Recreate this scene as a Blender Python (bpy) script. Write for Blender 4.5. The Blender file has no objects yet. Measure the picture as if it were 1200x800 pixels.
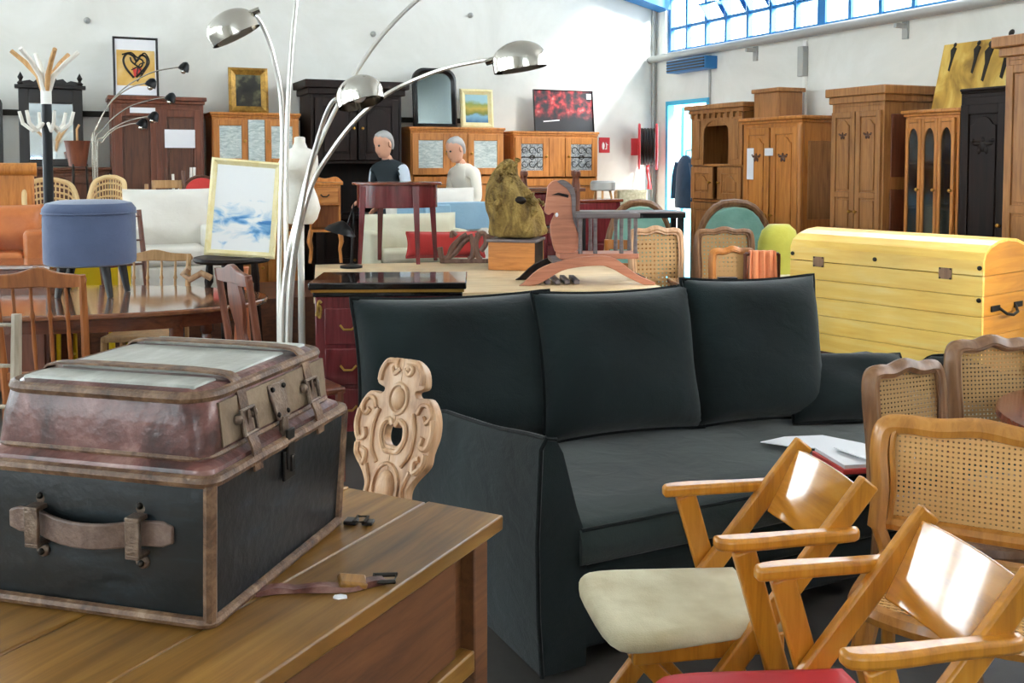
import bpy, bmesh, math, random
from mathutils import Vector, Matrix, Euler
random.seed(7)
S = bpy.context.scene
COL = S.collection
PI = math.pi
def rad(a): return math.radians(a)

# ------------------------------------------------------------------ camera, sky, sun, exposure
F = 1150.0; HCAM = 1.5; PITCH = rad(3.0); YOPT = 190 + F*math.tan(PITCH)
cam_d = bpy.data.cameras.new('camera'); cam = bpy.data.objects.new('camera', cam_d); COL.objects.link(cam)
cam_d.sensor_width = 36; cam_d.lens = F/1200*36; cam_d.shift_y = -(400-YOPT)/1200
cam_d.clip_start = 0.05
cam.location = (0, 0, HCAM); cam.rotation_euler = (PI/2-PITCH, 0, 0)
S.camera = cam
W = bpy.data.worlds.new('world'); S.world = W; W.use_nodes = True
bgn = W.node_tree.nodes['Background']; bgn.inputs[0].default_value = (1.0, 0.985, 0.95, 1); bgn.inputs[1].default_value = 9.0
YAW = rad(24.5)
sun_d = bpy.data.lights.new('sun', 'SUN'); sun = bpy.data.objects.new('sun', sun_d); COL.objects.link(sun)
sun_d.energy = 22.0; sun_d.angle = rad(11); sun_d.color = (1.0, 0.96, 0.9)
S.view_settings.view_transform = 'Standard'; S.view_settings.look = 'None'
S.view_settings.exposure = 0.34; S.view_settings.gamma = 1; S.view_settings.use_curve_mapping = False

# ------------------------------------------------------------------ pixel -> place helpers (1200x800 frame)
def ray(px, py):
    x = (px-600)/F; v = -(py-YOPT)/F
    return Vector((x, math.cos(PITCH)+v*math.sin(PITCH), -math.sin(PITCH)+v*math.cos(PITCH)))
O0 = Vector((0, 0, HCAM))
def at_z(px, py, z):
    d = ray(px, py); return O0 + d*((z-HCAM)/d.z)
def at_D(px, py, D):
    d = ray(px, py); return O0 + d*(D/d.y)
def zat(py, D, px=600): return at_D(px, py, D).z
UX = Vector((math.cos(YAW), math.sin(YAW), 0)); VX = Vector((math.sin(YAW), -math.cos(YAW), 0))
CORNER = at_D(768, 190, 12.0); CORNER.z = 0
def room(u, v, z=0): return CORNER + UX*u + VX*v + Vector((0, 0, z))
def hit(px, py, p0, n):
    d = ray(px, py); return O0 + d*((p0-O0).dot(n)/d.dot(n))
def on_back(px, py, v):      # plane parallel to the back wall, v metres in front of it -> (u, z)
    p = hit(px, py, room(0, v), VX); return (p-CORNER).dot(UX), p.z
def on_right(px, py, u):     # plane parallel to the right wall at u -> (v, z)
    p = hit(px, py, room(u, 0), UX); return (p-CORNER).dot(VX), p.z
# sun: comes in over the right wall and strikes the far end wall
sd = (-UX*0.95 - VX*2.0 + Vector((0, 0, -1.02))).normalized()
sun.rotation_euler = sd.to_track_quat('-Z', 'Y').to_euler()

# ------------------------------------------------------------------ materials
def lin(h):
    h = h.lstrip('#'); o = []
    for i in (0, 2, 4):
        c = int(h[i:i+2], 16)/255; o.append(c/12.92 if c <= .04045 else ((c+.055)/1.055)**2.4)
    return (o[0], o[1], o[2], 1)
MATS = {}
def newmat(name):
    m = bpy.data.materials.new(name); m.use_nodes = True
    nt = m.node_tree; b = nt.nodes['Principled BSDF']; MATS[name] = m
    return m, nt, b
def N(nt, t, **k):
    n = nt.nodes.new(t)
    for a, v in k.items():
        if a in n.inputs: n.inputs[a].default_value = v
        else: setattr(n, a, v)
    return n
def ramp(nt, fac, stops):
    r = nt.nodes.new('ShaderNodeValToRGB'); e = r.color_ramp.elements
    while len(e) < len(stops): e.new(0.5)
    for i, (p, c) in enumerate(stops):
        e[i].position = p; e[i].color = lin(c) if isinstance(c, str) else c
    nt.links.new(fac, r.inputs[0]); return r
def coords(nt, scale=(1, 1, 1), rot=(0, 0, 0), kind='Object'):
    tc = nt.nodes.new('ShaderNodeTexCoord'); mp = nt.nodes.new('ShaderNodeMapping')
    mp.inputs['Scale'].default_value = scale; mp.inputs['Rotation'].default_value = rot
    nt.links.new(tc.outputs[kind], mp.inputs[0]); return mp.outputs[0]
def bump(nt, b, h, s=0.2, d=0.01):
    bp = nt.nodes.new('ShaderNodeBump'); bp.inputs['Strength'].default_value = s; bp.inputs['Distance'].default_value = d
    nt.links.new(h, bp.inputs['Height']); nt.links.new(bp.outputs[0], b.inputs['Normal'])
def plain(name, c, rough=.5, metal=0, spec=.5, coat=0):
    m, nt, b = newmat(name); b.inputs['Base Color'].default_value = lin(c)
    b.inputs['Roughness'].default_value = rough; b.inputs['Metallic'].default_value = metal
    b.inputs['Specular IOR Level'].default_value = spec; b.inputs['Coat Weight'].default_value = coat
    return m
def wood(name, c1, c2, c3=None, axis='z', rough=.4, sc=1.0, coat=0.0, bs=.08, var=(.8, 1.2)):
    m, nt, b = newmat(name)
    s = {'x': (1.2, 14, 14), 'y': (14, 1.2, 14), 'z': (14, 14, 1.2)}[axis]
    co = coords(nt, tuple(k*sc for k in s))
    n1 = N(nt, 'ShaderNodeTexNoise', Scale=2.2, Detail=6.0, Roughness=.62, Distortion=.7)
    nt.links.new(co, n1.inputs['Vector'])
    r = ramp(nt, n1.outputs[0], [(.28, c2), (.52, c1), (.78, c3 or c1)])
    n2 = N(nt, 'ShaderNodeTexNoise', Scale=1.6, Detail=3.0); nt.links.new(coords(nt), n2.inputs['Vector'])
    mr = N(nt, 'ShaderNodeMapRange'); mr.inputs[1].default_value = .3; mr.inputs[2].default_value = .7; mr.inputs[3].default_value = var[0]; mr.inputs[4].default_value = var[1]
    nt.links.new(n2.outputs[0], mr.inputs[0])
    hv = nt.nodes.new('ShaderNodeHueSaturation'); nt.links.new(r.outputs[0], hv.inputs['Color']); nt.links.new(mr.outputs[0], hv.inputs['Value'])
    nt.links.new(hv.outputs[0], b.inputs['Base Color'])
    b.inputs['Roughness'].default_value = rough; b.inputs['Coat Weight'].default_value = coat; b.inputs['Coat Roughness'].default_value = .12
    bump(nt, b, n1.outputs[0], bs, .004)
    return m
def fabric(name, c1, c2, sc=260, rough=.95, sheen=.3, bs=.25, blot=3.0):
    m, nt, b = newmat(name)
    n = N(nt, 'ShaderNodeTexNoise', Scale=blot, Detail=5.0); nt.links.new(coords(nt), n.inputs['Vector'])
    r = ramp(nt, n.outputs[0], [(.3, c2), (.7, c1)]); nt.links.new(r.outputs[0], b.inputs['Base Color'])
    n2 = N(nt, 'ShaderNodeTexNoise', Scale=sc, Detail=2.0); nt.links.new(coords(nt), n2.inputs['Vector'])
    b.inputs['Roughness'].default_value = rough; b.inputs['Sheen Weight'].default_value = sheen
    b.inputs['Specular IOR Level'].default_value = .2
    n3 = N(nt, 'ShaderNodeTexNoise', Scale=9.0, Detail=3.0, Distortion=.6); nt.links.new(coords(nt, (1, 1, 1.6)), n3.inputs['Vector'])
    ma = N(nt, 'ShaderNodeMath', operation='MULTIPLY_ADD'); nt.links.new(n3.outputs[0], ma.inputs[0]); ma.inputs[1].default_value = 5.0; nt.links.new(n2.outputs[0], ma.inputs[2])
    bump(nt, b, ma.outputs[0], bs, .004); return m
def blotch(name, stops, sc=5, rough=.6, detail=8, dist=.5, bs=.3, bd=.006, metal=0, coat=0, scale=(1, 1, 1)):
    m, nt, b = newmat(name)
    n = N(nt, 'ShaderNodeTexNoise', Scale=sc, Detail=float(detail), Roughness=.65, Distortion=dist); nt.links.new(coords(nt, scale), n.inputs['Vector'])
    r = ramp(nt, n.outputs[0], stops); nt.links.new(r.outputs[0], b.inputs['Base Color'])
    b.inputs['Roughness'].default_value = rough; b.inputs['Metallic'].default_value = metal; b.inputs['Coat Weight'].default_value = coat
    n2 = N(nt, 'ShaderNodeTexNoise', Scale=sc*9, Detail=4.0); nt.links.new(coords(nt), n2.inputs['Vector'])
    bump(nt, b, n2.outputs[0], bs, bd); return m
def glass(name, tint='#e8f0f0', rough=.05, tr=.75):
    m, nt, b = newmat(name)
    out = nt.nodes['Material Output']
    t = nt.nodes.new('ShaderNodeBsdfTransparent'); t.inputs[0].default_value = lin(tint)
    g = nt.nodes.new('ShaderNodeBsdfGlossy'); g.inputs['Roughness'].default_value = rough
    mx = nt.nodes.new('ShaderNodeMixShader'); mx.inputs[0].default_value = 1-tr
    nt.links.new(t.outputs[0], mx.inputs[1]); nt.links.new(g.outputs[0], mx.inputs[2]); nt.links.new(mx.outputs[0], out.inputs[0])
    nt.nodes.remove(b); return m

plain('white_paint', '#eceae4', .6); plain('paper', '#eeeef2', .8); plain('black_metal', '#17181a', .35, .6)
plain('chrome', '#cfc9c0', .14, 1.0); plain('silver_stem', '#e6e2dc', .28, .9); plain('brass', '#b98d45', .3, 1.0)
plain('iron', '#34302c', .5, .8); plain('blue_steel', '#2272b0', .45); plain('cyan_paint', '#3bb4dc', .4)
plain('red_paint', '#c1202c', .4); plain('grey_metal', '#a9a9a5', .5, .3); plain('black_lacquer', '#100d0d', .12, 0, .6, .6)
plain('black_wood', '#191312', .35); plain('interior_shade', '#241712', .8)
plain('mirror', '#dfe6ea', .03, 1.0); plain('old_mirror', '#4d5654', .15, .9)
plain('skin', '#d9a184', .55); plain('eye', '#26201d', .3); plain('lips', '#b87867', .5)
plain('grey_hair', '#b9b7b4', .8); plain('dark_vest', '#1f2a30', .85); plain('shirt_blue', '#c9d3dd', .85)
plain('shirt_white', '#efe8da', .85); plain('trouser', '#3a3d45', .9); plain('shoe', '#221d1a', .5)
wood('oak', '#a5703e', '#81522a', '#b8824d'); wood('orange_oak', '#c07a36', '#9c5c22', '#cf8d47'); wood('orange_oak_x', '#c07a36', '#9c5c22', '#cf8d47', axis='x')
wood('honey', '#c58125', '#a26319', '#d49438', rough=.3, coat=.25); wood('honey_panel', '#c8842a', '#a96c1e', '#d29540', axis='x', rough=.15, coat=1.0, bs=.0)
MATS['honey_panel'].node_tree.nodes['Principled BSDF'].inputs['Coat IOR'].default_value = 1.9; MATS['honey_panel'].node_tree.nodes['Principled BSDF'].inputs['Coat Roughness'].default_value = .08
wood('walnut', '#5e3724', '#40231a', '#6f452e'); wood('walnut_x', '#5e3724', '#40231a', '#6f452e', axis='x')
wood('red_walnut', '#713d28', '#4d2819', '#814a33'); wood('mahogany', '#70252a', '#4d1618', '#85353a', rough=.22, coat=.4)
wood('mahogany_x', '#7a3a28', '#51241a', '#8d4a35', axis='x', rough=.15, coat=.6, bs=.02)
wood('ebony', '#20130f', '#110907', '#2b1a15', rough=.5); MATS['ebony'].node_tree.nodes['Principled BSDF'].inputs['Specular IOR Level'].default_value = .25; wood('beech', '#e2c79e', '#cfae82', '#ecd6b2', axis='x', rough=.45)
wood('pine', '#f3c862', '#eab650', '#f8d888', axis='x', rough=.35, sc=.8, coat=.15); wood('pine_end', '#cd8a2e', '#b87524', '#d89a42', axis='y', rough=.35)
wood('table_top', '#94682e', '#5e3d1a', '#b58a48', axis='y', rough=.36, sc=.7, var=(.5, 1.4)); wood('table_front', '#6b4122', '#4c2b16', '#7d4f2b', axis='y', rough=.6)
wood('polished', '#7a4a2f', '#5d3322', '#8d5a3a', axis='x', rough=.08, coat=.8, bs=.01); wood('polished_rim', '#6a3620', '#4c2415', '#7a4328', axis='x', rough=.18, coat=.5)
wood('chair_brown', '#9c5c30', '#78431f', '#ad6c3c', rough=.3); wood('light_chair', '#c89a66', '#a97c4c', '#d9ae7c'); wood('rustic', '#a99a86', '#86755f', '#bdb09c')
wood('cane_frame', '#8a6242', '#6a462d', '#a37b58', rough=.35); wood('cane_frame_light', '#c08238', '#9f6628', '#cf974e', rough=.3, coat=.3)
wood('horse_wood', '#b9785c', '#9a5f48', '#c98c70', axis='x', rough=.5); wood('grey_wood', '#6f6464', '#544a4a', '#837878', axis='x', rough=.5)
wood('carved_wood', '#caa079', '#94653f', '#dcc0a4', rough=.45, sc=.7); wood('antler_wood', '#7a5a4c', '#57392f', '#927062', rough=.5)
plain('cane', '#b08a58', .6); plain('cane_light', '#d8a868', .6); plain('wicker', '#d9ba88', .7)
fabric('sofa_fabric', '#1a2526', '#101718', sheen=.18); fabric('sofa_fabric_lit', '#2a3532', '#1a2221', sheen=.25, blot=2.0)  # second copy is lighter: light on the seat put into its colour
fabric('piping', '#0e1314', '#0b0f10', sheen=.1); fabric('stool_blue', '#5a6684', '#4d5873', sheen=.3)
fabric('white_linen', '#e6e2da', '#d5d0c6', sheen=.1); fabric('cream_linen', '#dcd8c2', '#cbc6ac', sheen=.1)
fabric('seat_beige', '#e2d9bb', '#bfb08a', blot=7, sheen=.2); plain('seat_red', '#c8303a', .5)
fabric('green_velvet', '#8fbcae', '#77a596', blot=6); fabric('red_cloth', '#d94b47', '#c63d3a'); fabric('coral_cloth', '#e58f62', '#d07a4f')
fabric('yellow_cloth', '#efd22a', '#e3bf1d'); fabric('lime_cloth', '#b3b04a', '#97963c'); fabric('blue_cloth', '#9bbdd2', '#84a9c2')
fabric('jacket', '#3a5875', '#2a4159'); fabric('beige_print', '#cfc7a8', '#9d957a', blot=30)
blotch('orange_leather', [(.3, '#b5622f'), (.7, '#d07f48')], 4, .4)
blotch('trunk_leather', [(.28, '#1a0e0d'), (.42, '#46241f'), (.54, '#70443d'), (.7, '#a67f74')], 6.5, .36, coat=.14)
blotch('trunk_binding', [(.28, '#35241b'), (.45, '#5f432f'), (.6, '#83644a'), (.78, '#b0957c')], 22, .5)
blotch('trunk_canvas', [(.3, '#06090a'), (.55, '#0d1518'), (.78, '#20303a')], 5, .42, scale=(1, 1, 4), coat=.06)
blotch('trunk_top_glare', [(.3, '#8f8f86'), (.5, '#a9aaa2'), (.7, '#c6c7c0')], 5, .3, scale=(3, 1, 1), coat=.2)
blotch('trunk_side', [(.3, '#5d4a38'), (.5, '#84705a'), (.75, '#a08d77')], 6, .5)
blotch('rust_metal', [(.3, '#4a3a30'), (.55, '#7a685a'), (.8, '#a79a8c')], 25, .42, metal=.6)
blotch('strap_leather', [(.3, '#4a362c'), (.55, '#776156'), (.8, '#a09085')], 14, .4)
blotch('root', [(.28, '#3b2c16'), (.45, '#7d6431'), (.62, '#a98d4c'), (.8, '#c9b27a')], 7, .85, dist=1.5, bs=.8, bd=.03, scale=(1, 1, .5))
blotch('plaster', [(.3, '#ded9cd'), (.7, '#f0ebe2')], 8, .6)
blotch('wall_white', [(.3, '#d6d5cd'), (.5, '#e1e0d9'), (.7, '#eaeae5')], .9, .85, detail=5, bs=.1)
blotch('floor_concrete', [(.3, '#3f3c39'), (.7, '#57534f')], 2, .5, detail=6, bs=.1)
blotch('ceiling_panel', [(.3, '#d5d5d0'), (.7, '#e2e2de')], 2, .9)
blotch('gilt', [(.3, '#7a5a22'), (.6, '#b3893c'), (.8, '#d6b066')], 20, .35, metal=.5)
blotch('cream_gilt', [(.3, '#e6d592'), (.6, '#efe3b4'), (.8, '#f6efd2')], 18, .5)
glass('window_glass', '#f4fbff', .1, .9); glass('cabinet_glass', '#9fb0b0', .08, .88)
blotch('etched_dark', [(.4, '#4c5154'), (.5, '#8e959a'), (.62, '#b9bdb9')], 26, .4, dist=2.5); blotch('frosted', [(.35, '#9fb0ae'), (.5, '#c3cfcc'), (.65, '#dfe5e0')], 9, .3, dist=2.0, scale=(1, 1, 3))

# ------------------------------------------------------------------ mesh collecting
class MB:
    def __init__(s): s.v = []; s.f = []
    def add(s, vs, fs, M=None):
        o = len(s.v)
        for p in vs: s.v.append(tuple(M @ Vector(p)) if M else tuple(p))
        for f in fs: s.f.append(tuple(i+o for i in f))
        return s
    def box(s, c, d, rot=None):
        x, y, z = d[0]/2, d[1]/2, d[2]/2
        vs = [(a*x, b*y, e*z) for e in (-1, 1) for b in (-1, 1) for a in (-1, 1)]
        M = Matrix.Translation(c) @ (Euler(rot).to_matrix().to_4x4() if rot else Matrix())
        return s.add(vs, [(0, 2, 3, 1), (4, 5, 7, 6), (0, 1, 5, 4), (2, 6, 7, 3), (0, 4, 6, 2), (1, 3, 7, 5)], M)
    def bb(s, x0, x1, y0, y1, z0, z1):
        return s.box(((x0+x1)/2, (y0+y1)/2, (z0+z1)/2), (abs(x1-x0), abs(y1-y0), abs(z1-z0)))
    def bar(s, p0, p1, w, h, up=(0, 0, 1), w1=None, h1=None):
        p0 = Vector(p0); p1 = Vector(p1); t = (p1-p0).normalized(); a = t.cross(Vector(up))
        if a.length < 1e-4: a = t.cross(Vector((1, 0, 0)))
        a.normalize(); b = a.cross(t); w1 = w1 or w; h1 = h1 or h; vs = []
        for p, ww, hh in ((p0, w, h), (p1, w1, h1)):
            for i, j in ((-1, -1), (1, -1), (1, 1), (-1, 1)): vs.append(p+a*(i*ww/2)+b*(j*hh/2))
        return s.add(vs, [(3, 2, 1, 0), (4, 5, 6, 7), (0, 1, 5, 4), (1, 2, 6, 5), (2, 3, 7, 6), (3, 0, 4, 7)])
    def loft(s, loops, cap=True, closed=False):
        n = len(loops[0]); vs = [p for l in loops for p in l]; fs = []
        k = len(loops)
        for i in range(k if closed else k-1):
            a, b = i*n, ((i+1) % k)*n
            for j in range(n): fs.append((a+j, a+(j+1) % n, b+(j+1) % n, b+j))
        if cap and not closed: fs.append(tuple(range(n-1, -1, -1))); fs.append(tuple((k-1)*n+j for j in range(n)))
        return s.add(vs, fs)
    def tube(s, pts, r, n=10, closed=False, flat=1.0):
        pts = [Vector(p) for p in pts]; m = len(pts)
        rr = r if isinstance(r, (list, tuple)) else [r]*m
        loops = []; a = None
        for i, p in enumerate(pts):
            if closed: t = pts[(i+1) % m]-pts[i-1]
            else: t = pts[min(i+1, m-1)]-pts[max(i-1, 0)]
            t.normalize()
            if a is None:
                a = t.orthogonal() if abs(t.z) > .9 else t.cross(Vector((0, 0, 1)))
            a = a-t*a.dot(t)
            if a.length < 1e-5: a = t.orthogonal()
            a.normalize(); b = t.cross(a)
            loops.append([p+a*(rr[i]*math.cos(q*2*PI/n))+b*(rr[i]*flat*math.sin(q*2*PI/n)) for q in range(n)])
        return s.loft(loops, True, closed)
    def lathe(s, prof, n=20, c=(0, 0, 0), M=None):
        c = Vector(c); loops = []
        for r, z in prof:
            ring = [Vector((max(r, 1e-4)*math.cos(q*2*PI/n), max(r, 1e-4)*math.sin(q*2*PI/n), z)) for q in range(n)]
            loops.append([c+(M @ p if M else p) for p in ring])
        return s.loft(loops)
    def sph(s, c, r, n=12, m=8):
        r = (r, r, r) if not isinstance(r, (tuple, list)) else r
        loops = []
        for i in range(m+1):
            t = PI*i/m; k = max(math.sin(t), .002)
            loops.append([(c[0]+r[0]*k*math.cos(q*2*PI/n), c[1]+r[1]*k*math.sin(q*2*PI/n), c[2]-r[2]*math.cos(t)) for q in range(n)])
        return s.loft(loops)
    def prism(s, pts, y0, y1, M=None):      # outline in x,z; extruded along y
        n = len(pts); vs = [(x, y0, z) for x, z in pts]+[(x, y1, z) for x, z in pts]
        fs = [tuple(range(n)), tuple(range(2*n-1, n-1, -1))]+[(j, n+j, n+(j+1) % n, (j+1) % n) for j in range(n)]
        return s.add(vs, fs, M)
    def slab(s, pts, z0, z1, M=None):       # outline in x,y; extruded along z
        n = len(pts); vs = [(x, y, z0) for x, y in pts]+[(x, y, z1) for x, y in pts]
        fs = [tuple(range(n-1, -1, -1)), tuple(range(n, 2*n))]+[(j, (j+1) % n, n+(j+1) % n, n+j) for j in range(n)]
        return s.add(vs, fs, M)
    def pillow(s, w, h, t, k=16, M=None, e=.5, pinch=.05):   # lies in x,z, thick along y
        vs = []; fs = []
        for sg in (-1, 1):
            for i in range(k+1):
                for j in range(k+1):
                    u = -1+2*i/k; v = -1+2*j/k
                    x = w/2*u*(1-pinch*(1-v*v)*abs(u)); z = h/2*v*(1-pinch*(1-u*u)*abs(v))
                    y = sg*t/2*(((1-u**4)*(1-v**4))**e)*(1+.06*math.sin(3*u+5*v)*sg) + sg*.004
                    vs.append((x, y, z))
        q = (k+1)**2
        for sg in (0, 1):
            for i in range(k):
                for j in range(k):
                    a = sg*q+i*(k+1)+j; f = (a, a+k+1, a+k+2, a+1); fs.append(f if sg == 0 else f[::-1])
        edge = [(i, 0) for i in range(k)]+[(k, j) for j in range(k)]+[(k-i, k) for i in range(k)]+[(0, k-j) for j in range(k)]
        ids = [i*(k+1)+j for i, j in edge]
        for a in range(len(ids)):
            b = (a+1) % len(ids); fs.append((ids[a], ids[b], q+ids[b], q+ids[a]))
        s.edge = [((vs[i][0]+vs[q+i][0])/2, 0, vs[i][2]) for i in ids]
        if M: s.edge = [tuple(M @ Vector(p)) for p in s.edge]
        return s.add(vs, fs, M)
    def build(s, name, mat, parent=None, bevel=0, smooth=True, sub=0, ang=38, seg=2):
        me = bpy.data.meshes.new(name); me.from_pydata(s.v, [], s.f); me.validate()
        bm = bmesh.new(); bm.from_mesh(me); bmesh.ops.recalc_face_normals(bm, faces=bm.faces); bm.to_mesh(me); bm.free()
        if smooth:
            me.shade_smooth(); me.set_sharp_from_angle(angle=rad(ang))
        me.materials.append(MATS[mat] if isinstance(mat, str) else mat)
        o = bpy.data.objects.new(name, me); COL.objects.link(o)
        if parent: o.parent = parent
        if bevel:
            md = o.modifiers.new('bevel', 'BEVEL'); md.width = bevel; md.segments = seg; md.limit_method = 'ANGLE'; md.angle_limit = rad(35)
        if sub:
            md = o.modifiers.new('sub', 'SUBSURF'); md.levels = sub; md.render_levels = sub
        return o
def tag(o, label, cat, group=None):
    o['label'] = label; o['category'] = cat
    if group: o['group'] = group
    return o
def thing(name, label, cat, loc=(0, 0, 0), rz=0, group=None):
    o = bpy.data.objects.new(name, None); COL.objects.link(o); o.empty_display_size = .1
    o.location = loc; o.rotation_euler = (0, 0, rz); return tag(o, label, cat, group)
def copy_tree(o, parent=None):
    c = o.copy(); COL.objects.link(c); c.parent = parent
    for ch in list(o.children): copy_tree(ch, c)
    return c
def struct(o): o['kind'] = 'structure'; return o
def rrect(w, d, r, z, n=5, cx=0, cy=0):
    pts = []
    for k, (sx, sy) in enumerate(((1, 1), (-1, 1), (-1, -1), (1, -1))):
        for q in range(n+1):
            a = k*PI/2+q*PI/2/n
            pts.append((cx+sx*(w/2-r)+r*math.cos(a), cy+sy*(d/2-r)+r*math.sin(a), z))
    return pts
def spline(pts, n=8):    # Catmull-Rom through points
    P = [Vector(p) for p in pts]; P = [P[0]*2-P[1]]+P+[P[-1]*2-P[-2]]; out = []
    for i in range(1, len(P)-2):
        for k in range(n):
            t = k/n; a, b, c, d = P[i-1], P[i], P[i+1], P[i+2]
            out.append(.5*((2*b)+(c-a)*t+(2*a-5*b+4*c-d)*t*t+(3*b-a-3*c+d)*t**3))
    out.append(P[-2]); return out
def spl2(pts, n=6): return [(p.x, p.y) for p in spline([(a, b, 0) for a, b in pts], n)]
# ------------------------------------------------------------------ the hall
def rbox(mb, u0, u1, v0, v1, z0, z1):
    vs = [tuple(room(u, v, z)) for z in (z0, z1) for v in (v0, v1) for u in (u0, u1)]
    return mb.add(vs, [(0, 2, 3, 1), (4, 5, 7, 6), (0, 1, 5, 4), (2, 6, 7, 3), (0, 4, 6, 2), (1, 3, 7, 5)])
m = MB(); rbox(m, -14.2, .2, -.2, 17.2, -.1, 0); struct(m.build('floor', 'floor_concrete', smooth=False))
m = MB(); rbox(m, -14.2, .2, -.2, 17.2, 5.0, 5.15); struct(m.build('ceiling', 'ceiling_panel', smooth=False))
m = MB(); rbox(m, -7.8, .2, -.2, 0, 0, 5.0); rbox(m, -14, -11.6, -.2, 0, 0, 5.0); rbox(m, -11.6, -7.8, -.2, 0, 0, 1.0); rbox(m, -11.6, -7.8, -.2, 0, 4.2, 5.0); WB = struct(m.build('wall_back', 'wall_white', smooth=False))
WZ0, WZ1 = 2.80, 4.30; DV0, DV1, DZ = .26, 1.12, 2.22
m = MB()
rbox(m, 0, .22, 0, DV0, 0, WZ0); rbox(m, 0, .22, DV0, DV1, DZ, WZ0); rbox(m, 0, .22, DV1, 17.2, 0, WZ0)
rbox(m, 0, .22, 0, 17.2, WZ1, 5.0); rbox(m, 0, .22, 0, .2, WZ0, WZ1); rbox(m, 0, .22, 7.66, 8.2, WZ0, WZ1); rbox(m, 0, .22, 15, 17.2, WZ0, WZ1)
WR = struct(m.build('wall_right', 'wall_white', smooth=False))
m = MB(); rbox(m, -7.0, .2, 17, 17.2, 0, 5.0); rbox(m, -14, -10.5, 17, 17.2, 0, 5.0); rbox(m, -10.5, -7.0, 17, 17.2, 0, 2.0); rbox(m, -10.5, -7.0, 17, 17.2, 4.0, 5.0); struct(m.build('wall_front', 'wall_white', smooth=False))
m = MB(); rbox(m, -14.2, -14, -.2, 17.2, 0, .9); rbox(m, -14.2, -14, -.2, 17.2, 4.3, 5.0)
for v0, v1 in ((-.2, .8), (4.2, 5.2), (8.2, 9.2), (12.2, 17.2)): rbox(m, -14.2, -14, v0, v1, .9, 4.3)
struct(m.build('wall_left', 'wall_white', smooth=False))
# window band high in the right wall: blue steel bars, each pane its own piece
def translucent(name):
    mt, nt, b = newmat(name); out = nt.nodes['Material Output']
    t = nt.nodes.new('ShaderNodeBsdfTranslucent'); t.inputs[0].default_value = (.9, .95, 1, 1)
    g = nt.nodes.new('ShaderNodeBsdfTransparent'); mx = nt.nodes.new('ShaderNodeMixShader'); mx.inputs[0].default_value = .45
    nt.links.new(t.outputs[0], mx.inputs[1]); nt.links.new(g.outputs[0], mx.inputs[2]); nt.links.new(mx.outputs[0], out.inputs[0]); nt.nodes.remove(b)
translucent('frosted_glass')
rows = [WZ0, 3.08, 3.46, 3.88, WZ1]
def win(name, v0, n, step, thick, clear_until):
    fr = MB(); rbox(fr, .05, .11, v0, v0+n*step, WZ0, WZ0+.03); rbox(fr, .05, .11, v0, v0+n*step, WZ1-.03, WZ1)
    o = struct(fr.build(name, 'blue_steel', smooth=False))
    for i in range(n+1):
        w = .055 if i in thick else .021
        b = MB(); rbox(b, .04, .10, v0+i*step-w, v0+i*step+w, WZ0, WZ1); b.build('mullion', 'blue_steel', o, smooth=False)
    for z in rows[1:-1]:
        b = MB(); rbox(b, .05, .09, v0, v0+n*step, z-.018, z+.018); b.build('glazing_bar', 'blue_steel', o, smooth=False)
    for i in range(n):
        for r in range(4):
            b = MB(); a0 = v0+i*step+.015; rbox(b, .068, .074, a0, a0+step-.03, rows[r]+.014, rows[r+1]-.014)
            b.build('pane', 'window_glass' if a0 < clear_until else 'frosted_glass', o, smooth=False)
    return o
w1 = win('window_1', .2, 20, .373, (0, 7, 14, 20), 2.75)
w2 = win('window_2', 8.2, 6, 1.133, (0, 3, 6), 0)
for i in (2, 3, 4, 5):      # little hopper vents tipped open inwards
    v0 = .2+.373*i+.03; b = MB()
    for dv in (0, .30):
        tri = [room(.05, v0+dv, 3.09), room(.05, v0+dv, 3.26), room(-.07, v0+dv, 3.26)]
        b.add([tuple(p) for p in tri]+[tuple(p+VX*.008) for p in tri], [(0, 1, 2), (5, 4, 3), (0, 3, 4, 1), (1, 4, 5, 2), (2, 5, 3, 0)])
    rbox(b, -.08, -.06, v0, v0+.31, 3.245, 3.265)
    b.build('hopper_vent', 'blue_steel', w1, smooth=False)
def unseen_win(name, boxes, pane):
    fr = MB()
    for q in boxes: rbox(fr, *q)
    o = struct(fr.build(name, 'blue_steel', smooth=False)); b = MB(); rbox(b, *pane); b.build('pane', 'window_glass', o, smooth=False)
unseen_win('window_3', [(-11.6, -7.8, -.12, -.06, z, z+.05) for z in (1.0, 2.05, 3.1, 4.15)]+[(u, u+.05, -.12, -.06, 1.0, 4.2) for u in (-11.6, -10.35, -9.1, -7.85)], (-11.6, -7.8, -.10, -.095, 1.0, 4.2))  # out of view, added for the glare on the folding chair backs
unseen_win('window_9', [(-10.5, -7.0, 17.06, 17.12, z, z+.05) for z in (2.0, 3.0, 3.95)]+[(u, u+.05, 17.06, 17.12, 2.0, 4.0) for u in (-10.5, -9.35, -8.2, -7.05)], (-10.5, -7.0, 17.09, 17.095, 2.0, 4.0))  # out of view behind the camera, added as frontal fill and for the mirrors
for k, v0 in enumerate((.8, 5.2, 9.2)):
    unseen_win('window_%d' % (4+k), [(-14.12, -14.06, v0, v0+(3.4 if k == 0 else 3.0), z, z+.05) for z in (.9, 2.0, 3.1, 4.25)]+[(-14.12, -14.06, v, v+.05, .9, 4.3) for v in (v0, v0+1.0, v0+2.0, v0+2.95)], (-14.1, -14.095, v0, v0+3.4 if k == 0 else v0+3.0, .9, 4.3))  # out of view, added to light the right wall and foreground from the left
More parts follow.
